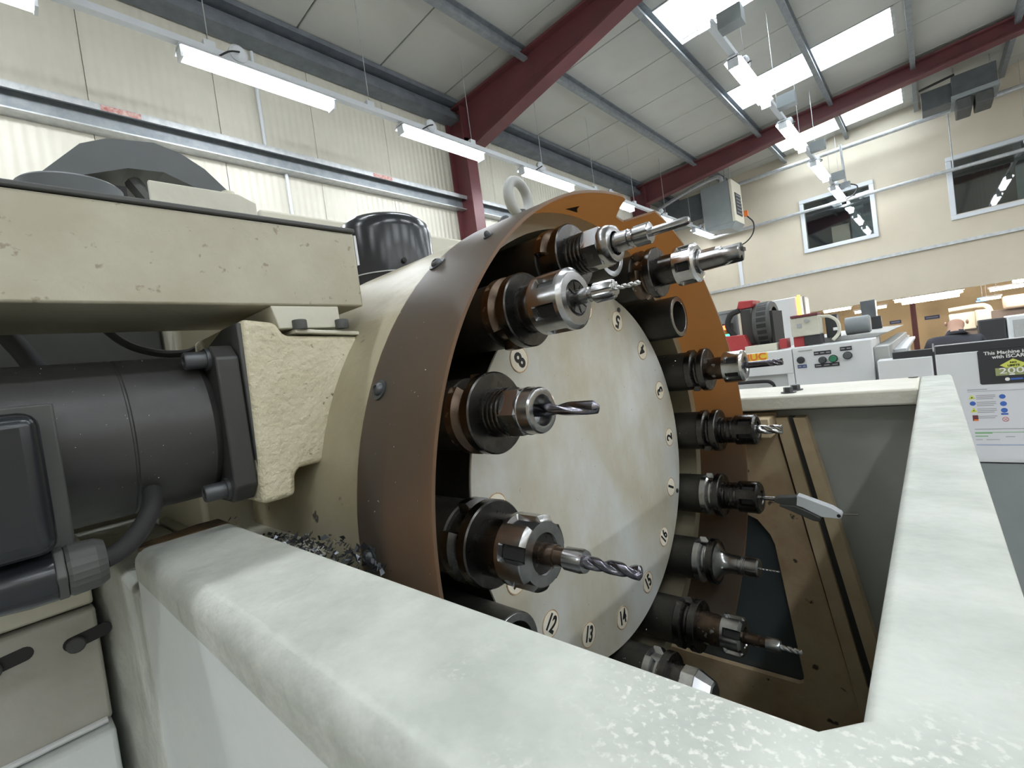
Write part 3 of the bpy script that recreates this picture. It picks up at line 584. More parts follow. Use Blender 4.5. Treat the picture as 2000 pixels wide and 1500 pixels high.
MB().lathe([(1.80, .0560), (1.832, .0560), (1.8325, .0572), (1.885, .0572), (1.896, .0545), (1.903, .047), (1.9065, .034), (1.9075, .012), (1.9075, .001)], (-0.50, 0.353, 0), 'z', 64).build('dome', 'black_gloss', t)
MB().lathe([(1.8318, .0576), (1.8330, .0576)], (-0.50, 0.353, 0), 'z', 64).build('seam_ring', 'galv', t)
MB().lathe([(0, .003), (.0018, .003), (.0022, .0022)], (-0.50+.0560, 0.353-.018, 1.843), 'x', 14).build('screw', 'black_matte', t)
t = thing('machine_column', 'cream machine column standing behind the carousel', 'machine column', (-0.85, 0.3, 0.0))
MB().box(-1.15, -0.62, 0.255, 0.95, 0.0, 1.9485).build('column_body', 'cream', t, 0.004)
MB().box(-1.15, -0.66, -0.9, 0.255, 0.0, 1.84).build('column_side', 'cream', t, 0.004)
MB().box(-0.62, -0.43, 0.10, 0.30, 0.6, 1.80).build('column_web', 'cream', t, 0.004)
t = thing('spindle_block', 'dark grey spindle drive block seen between beam and motor', 'machine block', (-0.5, 0.0, 1.70))
MB().box(-0.62, -0.462, -0.30, 0.098, 1.712, 1.80).build('block', 'dark_grey', t, 0.002)
MB().box(-0.462, -0.458, 0.030, 0.075, 1.727, 1.745).build('cover_plate', 'dark_grey', t, 0.0006)
MB().box(-0.462, -0.450, 0.010, 0.094, 1.7125, 1.7185).build('gib_strip', 'black_paint', t)
MB().box(-0.47, -0.440, 0.012, 0.094, 1.7085, 1.7125).build('cream_ledge', 'cream', t)
MB().box(-0.50, -0.452, -0.30, 0.004, 1.70, 1.752).build('side_block', 'black_matte', t, 0.002)
o = MB().tube(spline([(-0.42, 0.000, 1.80), (-0.42, 0.010, 1.768), (-0.415, 0.018, 1.75), (-0.405, 0.026, 1.728), (-0.40, 0.032, 1.70)]), .0055, 12).build('hose', 'black_matte')
tag(o, 'thick black hose dropping from under the beam to the motor', 'hose')
o = MB().tube(spline([(-0.43, 0.052, 1.778), (-0.425, 0.068, 1.757), (-0.42, 0.085, 1.748), (-0.41, 0.10, 1.7455), (-0.40, 0.108, 1.748)]), .0028, 8).build('thin_cable', 'black_matte')
tag(o, 'thin black cable sagging under the beam towards the bracket', 'cable')
# bed at lower left with slots
t = thing('machine_bed', 'cream machine bed face with dark slots at lower left', 'machine bed', (-0.55, 0.0, 0.6))
MB().box(-0.62, -0.455, -0.5, 0.033, 1.5770, 1.62).build('upper_ledge', 'cream', t, 0.002)
MB().box(-0.62, -0.450, -0.5, 0.033, 1.4960, 1.5755).build('slot_plate', 'bed_grey', t, 0.002)
MB().box(-0.62, -0.440, -0.5, 0.033, 0.6, 1.4930).build('lower_plate', 'casting_grey', t, 0.003)
MB().tube([(-0.449, -0.2, 1.4975), (-0.449, 0.030, 1.4965)], .0022, 8).build('sealant_bead', 'white_panel', t)
for (yy, z) in ((-0.0105, 1.5592), (0.0285, 1.5562)):
    s = MB(); pts = [(yy-.010+.0045*math.cos(a), z+.0045*math.sin(a)) for a in [math.pi/2+math.pi*k/8 for k in range(9)]] + [(yy+.007+.0045*math.cos(a), z+.002+.0045*math.sin(a)) for a in [-math.pi/2+math.pi*k/8 for k in range(9)]]
    o = s.prism(pts, 'x', -0.451, -0.4495).build('slot', 'ink', t)
    MB().lathe([(0, .0052), (.003, .0052), (.0036, .0044)], (-0.4495, yy-.008, z-.001), 'x', 14).build('slot_screw', 'dark_grey', o)
o = MB().box(-0.56, -0.45, 0.12, 0.32, 0.6, 1.655).build('column_pad', 'cream')
tag(o, 'cream machine foot block below the motor bracket', 'machine casting')
# ================================================================== tool carousel and tools
PH = 0.4089; RP = 0.180; XD = -0.223
def axis_pos(n):
    th = PH + (1-n)*math.pi/8
    return CY + RP*math.cos(th), CZ - RP*math.sin(th), th
t = thing('tool_carousel', 'round tool carousel with worn numbered disc and black pots', 'tool changer', (XD, CY, CZ))
MB().lathe([(-0.2265, .1570), (-0.2238, .1585), (XD, .1580), (XD, .001)], (0, CY, CZ), 'x', 128).build('number_disc', 'disc', t, ang=30)
MB().lathe([(-0.298, .14), (-0.295, .1572), (-0.2266, .1572)], (0, CY, CZ), 'x', 96).build('drum', 'pot', t)
proto = None
empty_pots = (4, 6, 11, 12, 13)
for n in range(1, 17):
    y, z, th = axis_pos(n)
    if n in empty_pots: pf = [(-0.296, .0212), (-0.1925, .0212), (-0.192, .0207), (-0.192, .0160), (-0.194, .0155), (-0.270, .0105), (-0.271, .001)]
    else: pf = [(-0.296, .0212), (-0.2022, .0212), (-0.2012, .0203), (-0.2012, .0165), (-0.270, .0105), (-0.271, .001)]
    p = MB().lathe(pf, (0, y, z), 'x', 40).build('tool_pot', 'pot', t, ang=30)
    if n in empty_pots: 
        MB().lathe([(-0.19195, .0206), (-0.1917, .0204), (-0.1917, .0163), (-0.19195, .0161)], (0, y, z), 'x', 40, cap=False).build('worn_rim', 'steel', p)
    # number label, digits with their tops toward the centre
    # digits sit on the same ray as the pot, slightly turned
    phl = 0.4179; tl = phl + (1-n)*math.pi/8
    ly, lz = CY+.0004 + .137*math.cos(tl), CZ+.0016 - .137*math.sin(tl)
    lb = MB().lathe([(XD-.0002, .0098), (XD+.0003, .0098), (XD+.0004, .0094)], (0, ly, lz), 'x', 32).build('number_label', 'label_paper', t)
    MB().lathe([(XD+.0003, .0099), (XD+.00045, .0098), (XD+.00045, .0091), (XD+.0003, .0090)], (0, ly, lz), 'x', 32, cap=False).build('label_rim', 'label_edge', lb)
    up = (0, -math.cos(tl), math.sin(tl)); right = Vector(up).cross(Vector((1, 0, 0)))
    text_obj('digits', str(n), 'ink', lb, (XD+.0006, ly, lz), right, up, 0.0175 if n < 10 else 0.0165, depth=.0001, xs=0.9 if n < 10 else 0.68, off=0.0005)
for (a, r) in ((-66, .1505), (24, .1525)):
    q = math.radians(a); MB().lathe([(XD, .0024), (XD+.001, .0024), (XD+.0014, .0016)], (0, CY+r*math.cos(q), CZ-r*math.sin(q)), 'x', 12).build('rivet', 'rivet', t)
# bright chips stuck to the oily pots
random.seed(11); sp = MB()
for n in (14, 15, 16, 1, 2, 3, 5, 10):
    y, z, th = axis_pos(n)
    for k in range(70):
        a = random.uniform(math.pi*.25, math.pi*1.15); x = random.uniform(-0.262, -0.203); e = random.uniform(.0002, .0007); rr = .0213
        p = Vector((x, y+rr*math.cos(a), z+rr*math.sin(a))); u = Vector((random.uniform(-1,1), random.uniform(-1,1), random.uniform(-1,1)))*e; v = Vector((random.uniform(-1,1), random.uniform(-1,1), random.uniform(-1,1)))*e
        sp.add([p, p+u, p+u+v, p+v], [(0,1,2,3)])
sp.build('chip_specks', 'steel_bright', t)['kind'] = 'stuff'
# ---- parts of tools, local x measured from the pot face plane
X0 = -0.2015
def flange(root, material='steel_brown', rot=0.0, rmax=.0230, groove=True):
    def rf(i, a, x, r):
        d = min(abs(((a-rot+math.pi) % (2*math.pi))-math.pi), abs(((a-rot-math.pi+math.pi) % (2*math.pi))-math.pi))
        return min(r, .0178) if (d < 0.36 and x < .0195 and r > .0178) else r
    y, z = root.location.y, root.location.z
    pf = [(-.012, .0150), (-.0005, .0163), (0.0, rmax-.0006), (.0006, rmax), (.0062, rmax), (.0090, .0192), (.0108, .0192), (.0136, rmax)]
    MB().lathe([(X0+a, r) for a, r in pf], (0, y, z), 'x', 96, rf=lambda i, a, x, r: rf(i, a, x-X0, r)).build('flange_ring', material, root, ang=30)
    MB().lathe([(X0+.0136, rmax), (X0+.0190, rmax), (X0+.0198, rmax-.0008), (X0+.0198, .010)], (0, y, z), 'x', 64).build('front_flange', 'steel_dark', root, ang=30)
def neck(root, a, b_, r, material='steel_dark', grooves=0):
    y, z = root.location.y, root.location.z; pf = [(X0+a, r)]
    for k in range(grooves):
        q = a + (b_-a)*(k+.5)/grooves; h = (b_-a)/grooves*.25
        pf += [(X0+q-h, r), (X0+q, r*.968), (X0+q+h, r)]
    pf.append((X0+b_, r)); MB().lathe(pf, (0, y, z), 'x', 40).build('neck', material, root, ang=30)
def slotnut(root, a, b_, r, rot=0.0, material='steel', nslot=6, face='steel', bore=.009, open_front=False):
    y, z = root.location.y, root.location.z; Ls = b_-a
    xs = [a, a+.0008, a+Ls*.18, a+Ls*.22, a+Ls*.5, a+Ls*.78, a+Ls*.82, b_-.002, b_-.0002, b_]
    rs = [r-.0012, r, r, r, r, r, r, r, r-.0022, r-.0028]
    hi = 1.2 if open_front else 0.80
    def rf(i, t_, x, rr):
        u = (x-X0-a)/Ls; q = ((t_-rot) % (2*math.pi/nslot))
        if q > math.pi/nslot: q -= 2*math.pi/nslot
        if abs(q) < 0.21 and 0.20 < u < hi: return rr - .0034
        return rr
    nt_ = MB().lathe([(X0+x, q) for x, q in zip(xs, rs)], (0, y, z), 'x', 120, rf=rf, cap=False)
    nt_.lathe([(X0+b_, r-.0028), (X0+b_+.0001, bore+.0006), (X0+b_-.0012, bore)], (0, y, z), 'x', 120, cap=False)
    o = nt_.build('collet_nut', material, root, ang=28)
    # dark slot floors
    for k in range(nslot):
        t_ = rot + 2*math.pi*k/nslot; c, s_ = math.cos(t_), math.sin(t_); rr = r-.0031; hw = .20*r
        x0, x1 = X0+a+Ls*.24, X0+a+Ls*(.97 if open_front else .77)
        P = lambda x, w_, d: (x, y + (rr-d)*c - w_*s_, z + (rr-d)*s_ + w_*c)
        MB().add([P(x0,-hw*.8,0), P(x1,-hw*.8,0), P(x1,hw*.8,0), P(x0,hw*.8,0), P(x0,-hw*.8,.001), P(x1,-hw*.8,.001), P(x1,hw*.8,.001), P(x0,hw*.8,.001)], [(0,1,2,3),(4,7,6,5),(0,4,5,1),(1,5,6,2),(2,6,7,3),(3,7,4,0)]).build('nut_slot', 'ink', o)
    MB().lathe([(X0+b_-.004, bore), (X0+b_-.0010, bore), (X0+b_-.0008, .002)], (0, y, z), 'x', 40).build('collet', face, root, ang=30)
    return o
def rod(root, name, prof, material, seg=32, rf=None):
    y, z = root.location.y, root.location.z
    return MB().lathe([(X0+a, r) for a, r in prof], (0, y, z), 'x', seg, rf=rf).build(name, material, root, ang=30)
def twist(root, name, a, b_, R, material, pitch, flutes=2, depth=.5, tip=True, a_plain=0.0, width=.62):
    y, z = root.location.y, root.location.z; n = max(24, int((b_-a)/pitch*36)); seg = 48; prof = []
    for i in range(n+1): prof.append((X0+a+(b_-a)*i/n, R))
    if tip: prof += [(X0+b_+R*.25, R*.62), (X0+b_+R*.5, R*.04)]
    def rf(i, t_, x, r):
        u = x-X0
        if u < a+a_plain: return r
        q = (t_ - 2*math.pi*(u-a)/pitch) % (2*math.pi/flutes); h = math.pi/flutes; q = abs(q-h)/h
        k = max(0.0, 1-q/width); k = k*k*(3-2*k); fade = min(1, (u-a-a_plain)/(.5*R+1e-6))
        return r*(1-depth*k*fade)
    return MB().lathe(prof, (0, y, z), 'x', seg, rf=rf).build(name, material, root, ang=50)
def tool(n, label):
    y, z, th = axis_pos(n)
    return thing('tool_holder', label, 'tool holder', (X0, y, z), 'tool holders in the carousel')
# 9: hex nut with twist drill
r = tool(9, 'hex nut tool holder with short dark twist drill, left of the disc middle')
flange(r, rot=1.9); neck(r, .0198, .033, .0135, 'steel_dark', 4)
rod(r, 'hex_nut', [(.0315, .0132), (.0322, .0138), (.0425, .0138), (.0440, .0122)], 'steel', 6)
rod(r, 'nut_collar', [(.041, .0120), (.0435, .0126), (.0440, .0122), (.0505, .0120), (.0515, .0113), (.0518, .0105), (.0518, .0082), (.0510, .0078), (.040, .0075), (.0395, .001)], 'steel', 48)
twist(r, 'twist_drill', .036, .083, .0034, 'carbide', .052, 2, .55)
# 8: large slotted nut, slim extension
r = tool(8, 'broad slotted collet nut holding a slim chuck and tiny drill, above number 8')
flange(r, rot=.9); neck(r, .0198, .032, .0150, 'steel_dark', 2)
slotnut(r, .0310, .0545, .0177, .35, 'steel', 6, 'label_paper', .0098)
MB().lathe([(X0+.0532, .0040), (X0+.0548, .0042), (X0+.0552, .0090), (X0+.0540, .0098)], (0, r.location.y, r.location.z), 'x', 40, cap=False).build('dust_seal', 'steel_dark', r)
for k in range(8):
    a = math.pi*k/4+.2; y_, z_ = r.location.y, r.location.z
    MB().tube([(X0+.0553, y_+.0045*math.cos(a), z_+.0045*math.sin(a)), (X0+.0553, y_+.0090*math.cos(a), z_+.0090*math.sin(a))], .0003, 5).build('collet_slit', 'ink', r)
rod(r, 'slim_chuck', [(.050, .0043), (.0635, .0043), (.0640, .0036), (.0660, .0036), (.0665, .0048), (.0672, .0050)], 'steel', 32)
rod(r, 'slim_nut', [(.0672, .0050), (.0675, .0056), (.0775, .0054), (.0790, .0046), (.0792, .0018)], 'steel', 48, rf=lambda i, a, x, q: q*(.80 if (i in (2, 3) and (a % (math.pi/3)) < .35) else 1))
twist(r, 'small_drill', .0785, .0930, .0013, 'steel_bright', .0075, 2, .45)
# 10
r = tool(10, 'large slotted collet nut with stepped chuck and drill pointing at number 15')
flange(r, 'steel_dark', rot=2.2, rmax=.0232); neck(r, .0198, .036, .0165, 'steel_dark', 0)
slotnut(r, .0345, .0530, .0182, .75, 'steel', 6, 'steel_dark', .0095, True)
rod(r, 'slim_chuck', [(.050, .0053), (.0600, .0053), (.0602, .0046), (.0660, .0044)], 'steel_brown', 32)
rod(r, 'slim_nut', [(.0660, .0044), (.0662, .0054), (.0745, .0056), (.0765, .0050), (.0768, .003)], 'steel', 48, rf=lambda i, a, x, q: q*(.86 if (i in (2,) and (a % (math.pi/3)) < .35) else 1))
twist(r, 'twist_drill', .0755, .1030, .0030, 'carbide', .024, 2, .52)
# 7
r = tool(7, 'hex nut tool holder with long plain reamer, topmost under the amber cover')
flange(r, rot=.2); neck(r, .0198, .033, .0140, 'steel_dark', 4)
rod(r, 'hex_nut', [(.0320, .0130), (.0330, .0143), (.0440, .0143), (.0450, .0128)], 'steel', 6)
rod(r, 'nut_collar', [(.0430, .0122), (.0450, .0132), (.0490, .0130), (.0515, .0120), (.0520, .0110), (.0520, .0080), (.0460, .0076), (.0455, .001)], 'steel', 48)
rod(r, 'slim_chuck', [(.0440, .0068), (.0620, .0064), (.0625, .0052), (.0650, .0052), (.0655, .0064), (.0665, .0066)], 'steel', 36)
rod(r, 'slim_nut', [(.0665, .0060), (.0668, .0067), (.0760, .0067), (.0765, .006), (.0768, .0026)], 'steel', 48, rf=lambda i, a, x, q: q*(.78 if (i in (1, 2) and (a % (math.pi/3)) < .38) else 1))
rod(r, 'reamer', [(.0760, .0027), (.0985, .0027), (.1005, .0021), (.1008, .0008)], 'steel', 24, rf=lambda i, a, x, q: q*(.86 if (a % (math.pi/3)) < .35 else 1))
# 5
r = tool(5, 'slotted nut tool holder with stubby indexable insert drill, upper right')
flange(r, rot=2.6); neck(r, .0198, .038, .0135, 'steel_dark', 0)
slotnut(r, .0370, .0560, .0172, .2, 'steel_bright', 6, 'steel_dark', .0105)
def cut(i, a, x, q):
    u = x-X0
    if u > .0765 and abs(((a-1.9+math.pi) % (2*math.pi))-math.pi) < .70: return q*.30
    if u > .083 and abs(((a-4.6+math.pi) % (2*math.pi))-math.pi) < .55: return q*.45
    return q
y_, z_ = r.location.y, r.location.z
MB().lathe([(X0+a, q) for a, q in ((.052, .0100), (.058, .0100), (.0585, .0088), (.0755, .0085), (.0765, .0086), (.0890, .0086), (.0905, .0080), (.0908, .004))], (0, y_, z_), 'x', 64, rf=cut).build('insert_drill_body', 'steel', r, ang=30)
for k in range(4): MB().box(X0+.060, X0+.0715, y_-.0066+k*.0012, y_-.0060+k*.0012, z_+.0058+k*.00075, z_+.0066+k*.00075).build('flat_line', 'steel_bright', r)
MB().box(X0+.0880, X0+.0920, y_-.001, y_+.0075, z_+.0005, z_+.0035).build('cutting_insert', 'steel_dark', r)
# 3
r = tool(3, 'bright slotted nut with slender end mill beside the orange lettering')
flange(r, 'steel_dark', rot=1.2); neck(r, .0198, .037, .0120, 'steel_brown', 2)
slotnut(r, .0360, .0560, .0165, .55, 'steel_bright', 6, 'steel_dark', .0085)
twist(r, 'end_mill', .052, .0900, .0034, 'carbide', .020, 3, .42, False, .026)
# 2
r = tool(2, 'slotted nut with short bright fluted end mill, level with number 2')
flange(r, 'steel_dark', rot=1.0); neck(r, .0198, .037, .0142, 'steel_dark', 3)
slotnut(r, .0355, .0570, .0160, .35, 'steel_dark', 6, 'steel_dark', .0080)
twist(r, 'end_mill', .053, .0795, .0047, 'steel_bright', .034, 3, .42, False, .006)
# 1
r = tool(1, 'slotted nut gripping the white lever indicator, level with number 1')
flange(r, 'steel', rot=1.57); neck(r, .0198, .037, .0142, 'steel_dark', 3)
slotnut(r, .0355, .0565, .0163, .1, 'steel_dark', 6, 'steel_dark', .0070)
# 16
r = tool(16, 'slim shrink style holder with very fine drill, level with number 16')
flange(r, 'steel', rot=1.57, rmax=.0225)
rod(r, 'slim_body', [(.0198, .0185), (.0215, .0155), (.0240, .0125), (.0280, .0104), (.0330, .0094), (.0400, .0092), (.0402, .0086), (.0408, .0086), (.0410, .0092), (.0430, .0092), (.0434, .0089), (.0438, .0092), (.0445, .0092), (.0449, .0089), (.0453, .0092), (.0460, .0092), (.0464, .0089), (.0468, .0092), (.0570, .0092), (.0585, .0080), (.0586, .0025)], 'steel', 48)
twist(r, 'fine_drill', .058, .0755, .0010, 'steel', .006, 2, .4)
# 15
r = tool(15, 'slotted nut with stepped chuck and small drill, lowest fully seen right tool')
flange(r, 'steel_dark', rot=1.4); neck(r, .0198, .0405, .0140, 'steel_brown', 0)
slotnut(r, .0395, .0570, .0165, .5, 'steel', 6, 'steel_dark', .0080, True)
rod(r, 'slim_chuck', [(.053, .0050), (.0690, .0050), (.0695, .0041), (.0740, .0040)], 'steel_brown', 32)
rod(r, 'slim_nut', [(.0740, .0042), (.0743, .0055), (.0830, .0055), (.0850, .0047), (.0852, .002)], 'steel', 48)
twist(r, 'small_drill', .0845, .1000, .0022, 'steel_bright', .010, 2, .42)
# 14
r = tool(14, 'dark holder with conical bright nose, lowest and half hidden by the rim')
flange(r, 'steel', rot=1.5); neck(r, .0198, .030, .0160, 'steel_dark', 1)
rod(r, 'cone_nut', [(.0295, .0168), (.0400, .0168), (.0402, .0160), (.0520, .0110), (.0530, .0095), (.0530, .001)], 'steel_bright', 10)
# ---- lever indicator held by tool 1
y1, z1, th = axis_pos(1)
t = thing('lever_indicator', 'white lever dial indicator held in the tool at number 1', 'dial indicator', (-0.14, y1, z1))
YI = y1
MB().lathe([(-0.149, .0021), (-0.1325, .0021), (-0.132, .0017)], (0, y1, z1), 'x', 20).build('shank', 'steel_bright', t)
MB().prism([(-0.1325, z1+.0022), (-0.128, z1+.0035), (-0.111, z1+.0052), (-0.113, z1-.0075), (-0.128, z1-.0035), (-0.1325, z1-.0022)], 'y', YI-.005, YI+.005).build('clamp_arm', 'dark_grey', t, 0.001)
MB().prism([(-0.1115, z1+.0068), (-0.0845, z1-.0030), (-0.0835, z1-.0036), (-0.0775, z1-.0078), (-0.0768, z1-.0100), (-0.0775, z1-.0122), (-0.0795, z1-.0133), (-0.0935, z1-.0130), (-0.1010, z1-.0090), (-0.1080, z1-.0052), (-0.1145, z1-.0032)], 'y', YI-.0048, YI+.0048).build('body', 'indicator_white', t, 0.0006)
dl = MB().prism([(-0.128, z1-.0034), (-0.1145, z1-.0034), (-0.101, z1-.0092), (-0.0935, z1-.0132), (-0.095, z1-.0176), (-0.100, z1-.0170), (-0.118, z1-.0095), (-0.128, z1-.0055)], 'y', YI-.0065, YI+.0065).build('dial_case', 'dark_grey', t, 0.0012)
MB().lathe([(YI-.0052, .0016), (YI-.0046, .0016)], (-0.0792, 0, z1-.0102), 'y', 14).build('pivot_screw', 'ink', t)
MB().tube([(-0.0775, YI, z1-.0102), (-0.0745, YI, z1-.0098), (-0.065, YI, z1-.0092)], .0007, 8).build('stylus', 'steel_bright', t)
# ================================================================== machines and rooms beyond
# ---- second drilling machine
YM = 2.60
t = thing('drilling_machine', 'white drilling machine with button panel and orange maker lettering beyond the trough', 'machine', (-0.5, 2.9, 0))
MB().box(-1.10, -0.515, YM, 3.3, 1.50, 1.618).build('top_cover', 'white_panel', t, 0.004)
MB().box(-1.10, -0.545, YM+0.03, 3.3, 0.4, 1.50).build('recess_panel', 'white_panel', t, 0.003)
MB().box(-0.545, -0.515, YM, 3.3, 0.4, 1.50).build('recess_jamb', 'white_panel', t, 0.002)
cp = MB().box(-0.512, -0.205, YM-0.004, 3.0, 1.33, 1.622).build('control_panel', 'white_panel', t, 0.004)
def button(x, z, r, m_, lab):
    b0 = MB().lathe([(YM-.004, r), (YM-.014, r), (YM-.016, r*.9)], (x, 0, z), 'y', 24).build(lab, 'band_black', cp)
    MB().lathe([(YM-.016, r*.82), (YM-.024, r*.78), (YM-.025, r*.7)], (x, 0, z), 'y', 24).build('button_cap', m_, b0)
button(-.480, 1.561, .0165, 'band_black', 'selector_button'); button(-.393, 1.551, .0165, 'rivet', 'key_switch'); button(-.351, 1.553, .0175, 'green', 'green_button'); button(-.296, 1.561, .0175, 'hood_grey', 'round_button')
for (x0, x1, z0, z1, m_) in ((-.425, -.357, 1.576, 1.594, 'band_black'), (-.322, -.278, 1.584, 1.602, 'band_black'), (-.427, -.330, 1.518, 1.535, 'band_black'), (-.497, -.459, 1.522, 1.538, 'sign_blue')):
    pl = MB().box(x0, x1, YM-.006, YM-.004, z0, z1).build('name_plate', m_, cp)
    k = 3 if x1-x0 > .06 else 2
    for j in range(k):
        w_ = (x1-x0)/k; MB().box(x0+w_*j+w_*.15, x0+w_*j+w_*.8, YM-.0066, YM-.006, z0+(z1-z0)*.38, z0+(z1-z0)*.62).build('print_line', 'print_grey', pl)
MB().box(-0.488, -0.430, YM-.0075, YM-.004, 1.603, 1.606).build('handle_slot', 'grey_panel', cp)
for x, z in ((-.50, 1.42), (-.36, 1.437), (-.225, 1.437)): MB().lathe([(YM-.004, .004), (YM-.007, .004), (YM-.008, .003)], (x, 0, z), 'y', 10).build('screw', 'band_black', cp)
lp = MB().box(-0.80, -0.622, YM-.002, YM, 1.577, 1.617).build('maker_plate', 'yellow', t)
text_obj('lettering', 'FANUC', 'orange', lp, (-0.627, YM-.0035, 1.5975), (1, 0, 0), (0, 0, 1), 0.048, 'RIGHT', .0006, 1.12, .0012)
MB().box(-0.80, -0.60, YM-.002, YM, 1.562, 1.568).build('green_stripe', 'green_print', t)
MB().tube(spline([(-0.80, YM-.02, 1.475), (-0.66, YM-.02, 1.474), (-0.62, YM-.02, 1.468), (-0.605, YM-.02, 1.445), (-0.60, YM-.02, 1.40)]), .009, 8).build('hose', 'black_matte', t)
MB().box(-0.68, -0.61, YM-.03, YM, 1.40, 1.452).build('hose_fitting', 'grey_panel', t)
MB().box(-0.205, -0.15, 2.63, 4.6, 0.4, 1.585).build('side_body', 'grey_panel', t, 0.004)
MB().prism([(-0.55, 1.622), (-0.20, 1.622), (-0.16, 1.640), (-0.55, 1.655)], 'y', 2.85, 4.6).build('sloped_top', 'grey_panel', t, 0.004)
MB().box(-0.15, -0.10, 2.9, 4.4, 1.535, 1.552).build('drip_rail', 'frame_white', t, 0.003)
# its own carousel (ring of slots) with red caps
ct = thing('second_carousel', 'dark slotted tool carousel with red cap on the machine beyond', 'tool changer', (-0.64, 2.9, 1.62))
ring = MB(); cxx, czz = 2.95, 1.7555
ring.lathe([(-0.735, .125), (-0.72, .132), (-0.655, .132), (-0.645, .125), (-0.645, .098), (-0.70, .092), (-0.735, .092), (-0.735, .125)], (0, cxx, czz), 'x', 60, cap=False).build('ring', 'dark_grey', ct, ang=30)
for k in range(24):
    a = 2*math.pi*k/24; c, s_ = math.cos(a), math.sin(a)
    P = lambda x, w_, r_: (x, cxx+r_*c-w_*s_, czz+r_*s_+w_*c)
    MB().add([P(-.712,-.011,.130), P(-.665,-.011,.130), P(-.665,.011,.130), P(-.712,.011,.130), P(-.712,-.011,.1328), P(-.665,-.011,.1328), P(-.665,.011,.1328), P(-.712,.011,.1328)], [(0,3,2,1),(4,5,6,7),(0,1,5,4),(1,2,6,5),(2,3,7,6),(3,0,4,7)]).build('slot', 'ink', ct)
MB().box(-0.645, -0.632, 2.84, 3.06, 1.62, 1.83).build('hub', 'black_matte', ct)
MB().box(-0.80, -0.735, 2.86, 3.04, 1.66, 1.865).build('drum', 'black_paint', ct, 0.01)
MB().prism([(-0.815, 1.865), (-0.735, 1.865), (-0.725, 1.905), (-0.80, 1.912)], 'y', 2.86, 3.02).build('red_cap', 'red_paint', ct, 0.006)
MB().tube(spline([(-0.80, 2.86, 1.86), (-0.85, 2.86, 1.84), (-0.87, 2.86, 1.78), (-0.84, 2.86, 1.72)]), .016, 8).build('elbow_hose', 'black_matte', ct)
MB().prism([(-0.95, 1.635), (-0.75, 1.635), (-0.775, 1.72), (-0.93, 1.73)], 'y', 2.80, 3.0).build('red_guard', 'red_paint', ct, 0.004)
MB().box(-0.75, -0.60, 2.70, 2.80, 1.618, 1.655).build('mount_plate', 'cream', ct, 0.002)
MB().box(-0.59, -0.555, 2.72, 2.80, 1.622, 1.672).box(-0.525, -0.47, 2.72, 2.80, 1.622, 1.672).build('red_block', 'red_paint', ct, 0.002)
o = MB().lathe([(1.70, .055), (1.86, .055), (1.865, .062), (1.88, .062)], (-0.92, 3.05, 0), 'z', 28).build('grey_drum', 'heater_grey'); tag(o, 'grey drum at the edge of the amber cover on the machine beyond', 'drum')
t = thing('signal_tower', 'small red and green signal lamp on the machine beyond', 'signal lamp', (-0.925, 2.9, 1.70))
MB().box(-0.925, -0.870, 2.9, 2.96, 1.63, 1.80).build('bracket', 'black_matte', t)
MB().lathe([(1.765, .016), (1.785, .016), (1.79, .012)], (-0.893, 2.885, 0), 'z', 16).build('red_lens', 'lamp_red', t)
MB().lathe([(1.74, .016), (1.764, .016)], (-0.893, 2.885, 0), 'z', 16).build('amber_lens', 'lamp_amber', t)
MB().lathe([(1.70, .018), (1.738, .018)], (-0.893, 2.885, 0), 'z', 16).build('green_lens', 'lamp_green', t)
t = thing('drive_box', 'cream control box with maroon lid on the machine beyond', 'control box', (-0.465, 2.75, 1.63))
MB().box(-0.527, -0.405, 2.70, 2.80, 1.672, 1.766).build('box', 'cream_wear', t, 0.006, 3)
MB().box(-0.524, -0.408, 2.695, 2.80, 1.766, 1.778).build('lid', 'maroon', t, 0.002)
MB().lathe([(2.70, .012), (2.694, .012), (2.692, .008)], (-0.455, 0, 1.745), 'y', 16).build('dial', 'grey_panel', t)
MB().box(-0.50, -0.478, 2.698, 2.70, 1.715, 1.735).build('print_patch', 'print_grey', t)
MB().box(-0.478, -0.405, 2.71, 2.80, 1.625, 1.672).build('plinth', 'band_black', t, 0.003)
MB().box(-0.395, -0.345, 2.80, 2.88, 1.645, 1.76).build('fan_case', 'band_black', t, 0.004)
MB().tube(spline([(-0.40, 2.72, 1.755), (-0.365, 2.72, 1.750), (-0.335, 2.72, 1.72), (-0.333, 2.72, 1.67), (-0.36, 2.72, 1.635)]), .0075, 8).build('conduit', 'cream', t)
MB().box(-0.353, -0.336, 2.705, 2.715, 1.680, 1.694).build('conduit_tag', 'white_print', t)
o = MB().lathe([(-0.33, .044), (-0.235, .044), (-0.228, .038)], (0, 2.95, 1.69), 'x', 28).build('grey_cylinder', 'heater_grey'); tag(o, 'pale grey cylinder lying on top of the machine beyond', 'cylinder')
o = MB().box(-0.350, -0.247, 3.92, 3.98, 1.645, 1.728).build('dark_monitor', 'band_black', None, 0.004, org=(-0.30, 3.95, 1.645)); tag(o, 'dark monitor back behind the grey cylinder', 'monitor')
t = thing('light_strip_cabinet', 'pale grey cabinet with a glowing orange corner strip', 'cabinet', (-1.15, 6.2, 0))
MB().box(-1.50, -1.085, 6.0, 6.7, 0, 2.08).build('cabinet_body', 'white_panel', t, 0.01)
MB().box(-1.075, -1.05, 5.99, 6.02, 1.70, 2.09).build('corner_lamp', 'lamp_strip', t)
MB().prism([(6.02, 0), (6.02, 2.08), (6.5, 2.08), (6.5, 0)], 'x', -1.085, -1.06).build('side_panel', 'white_panel', t)
MB().box(-1.06, -1.055, 6.2, 6.28, 1.5, 2.08).build('dark_strip', 'hood_grey', t)
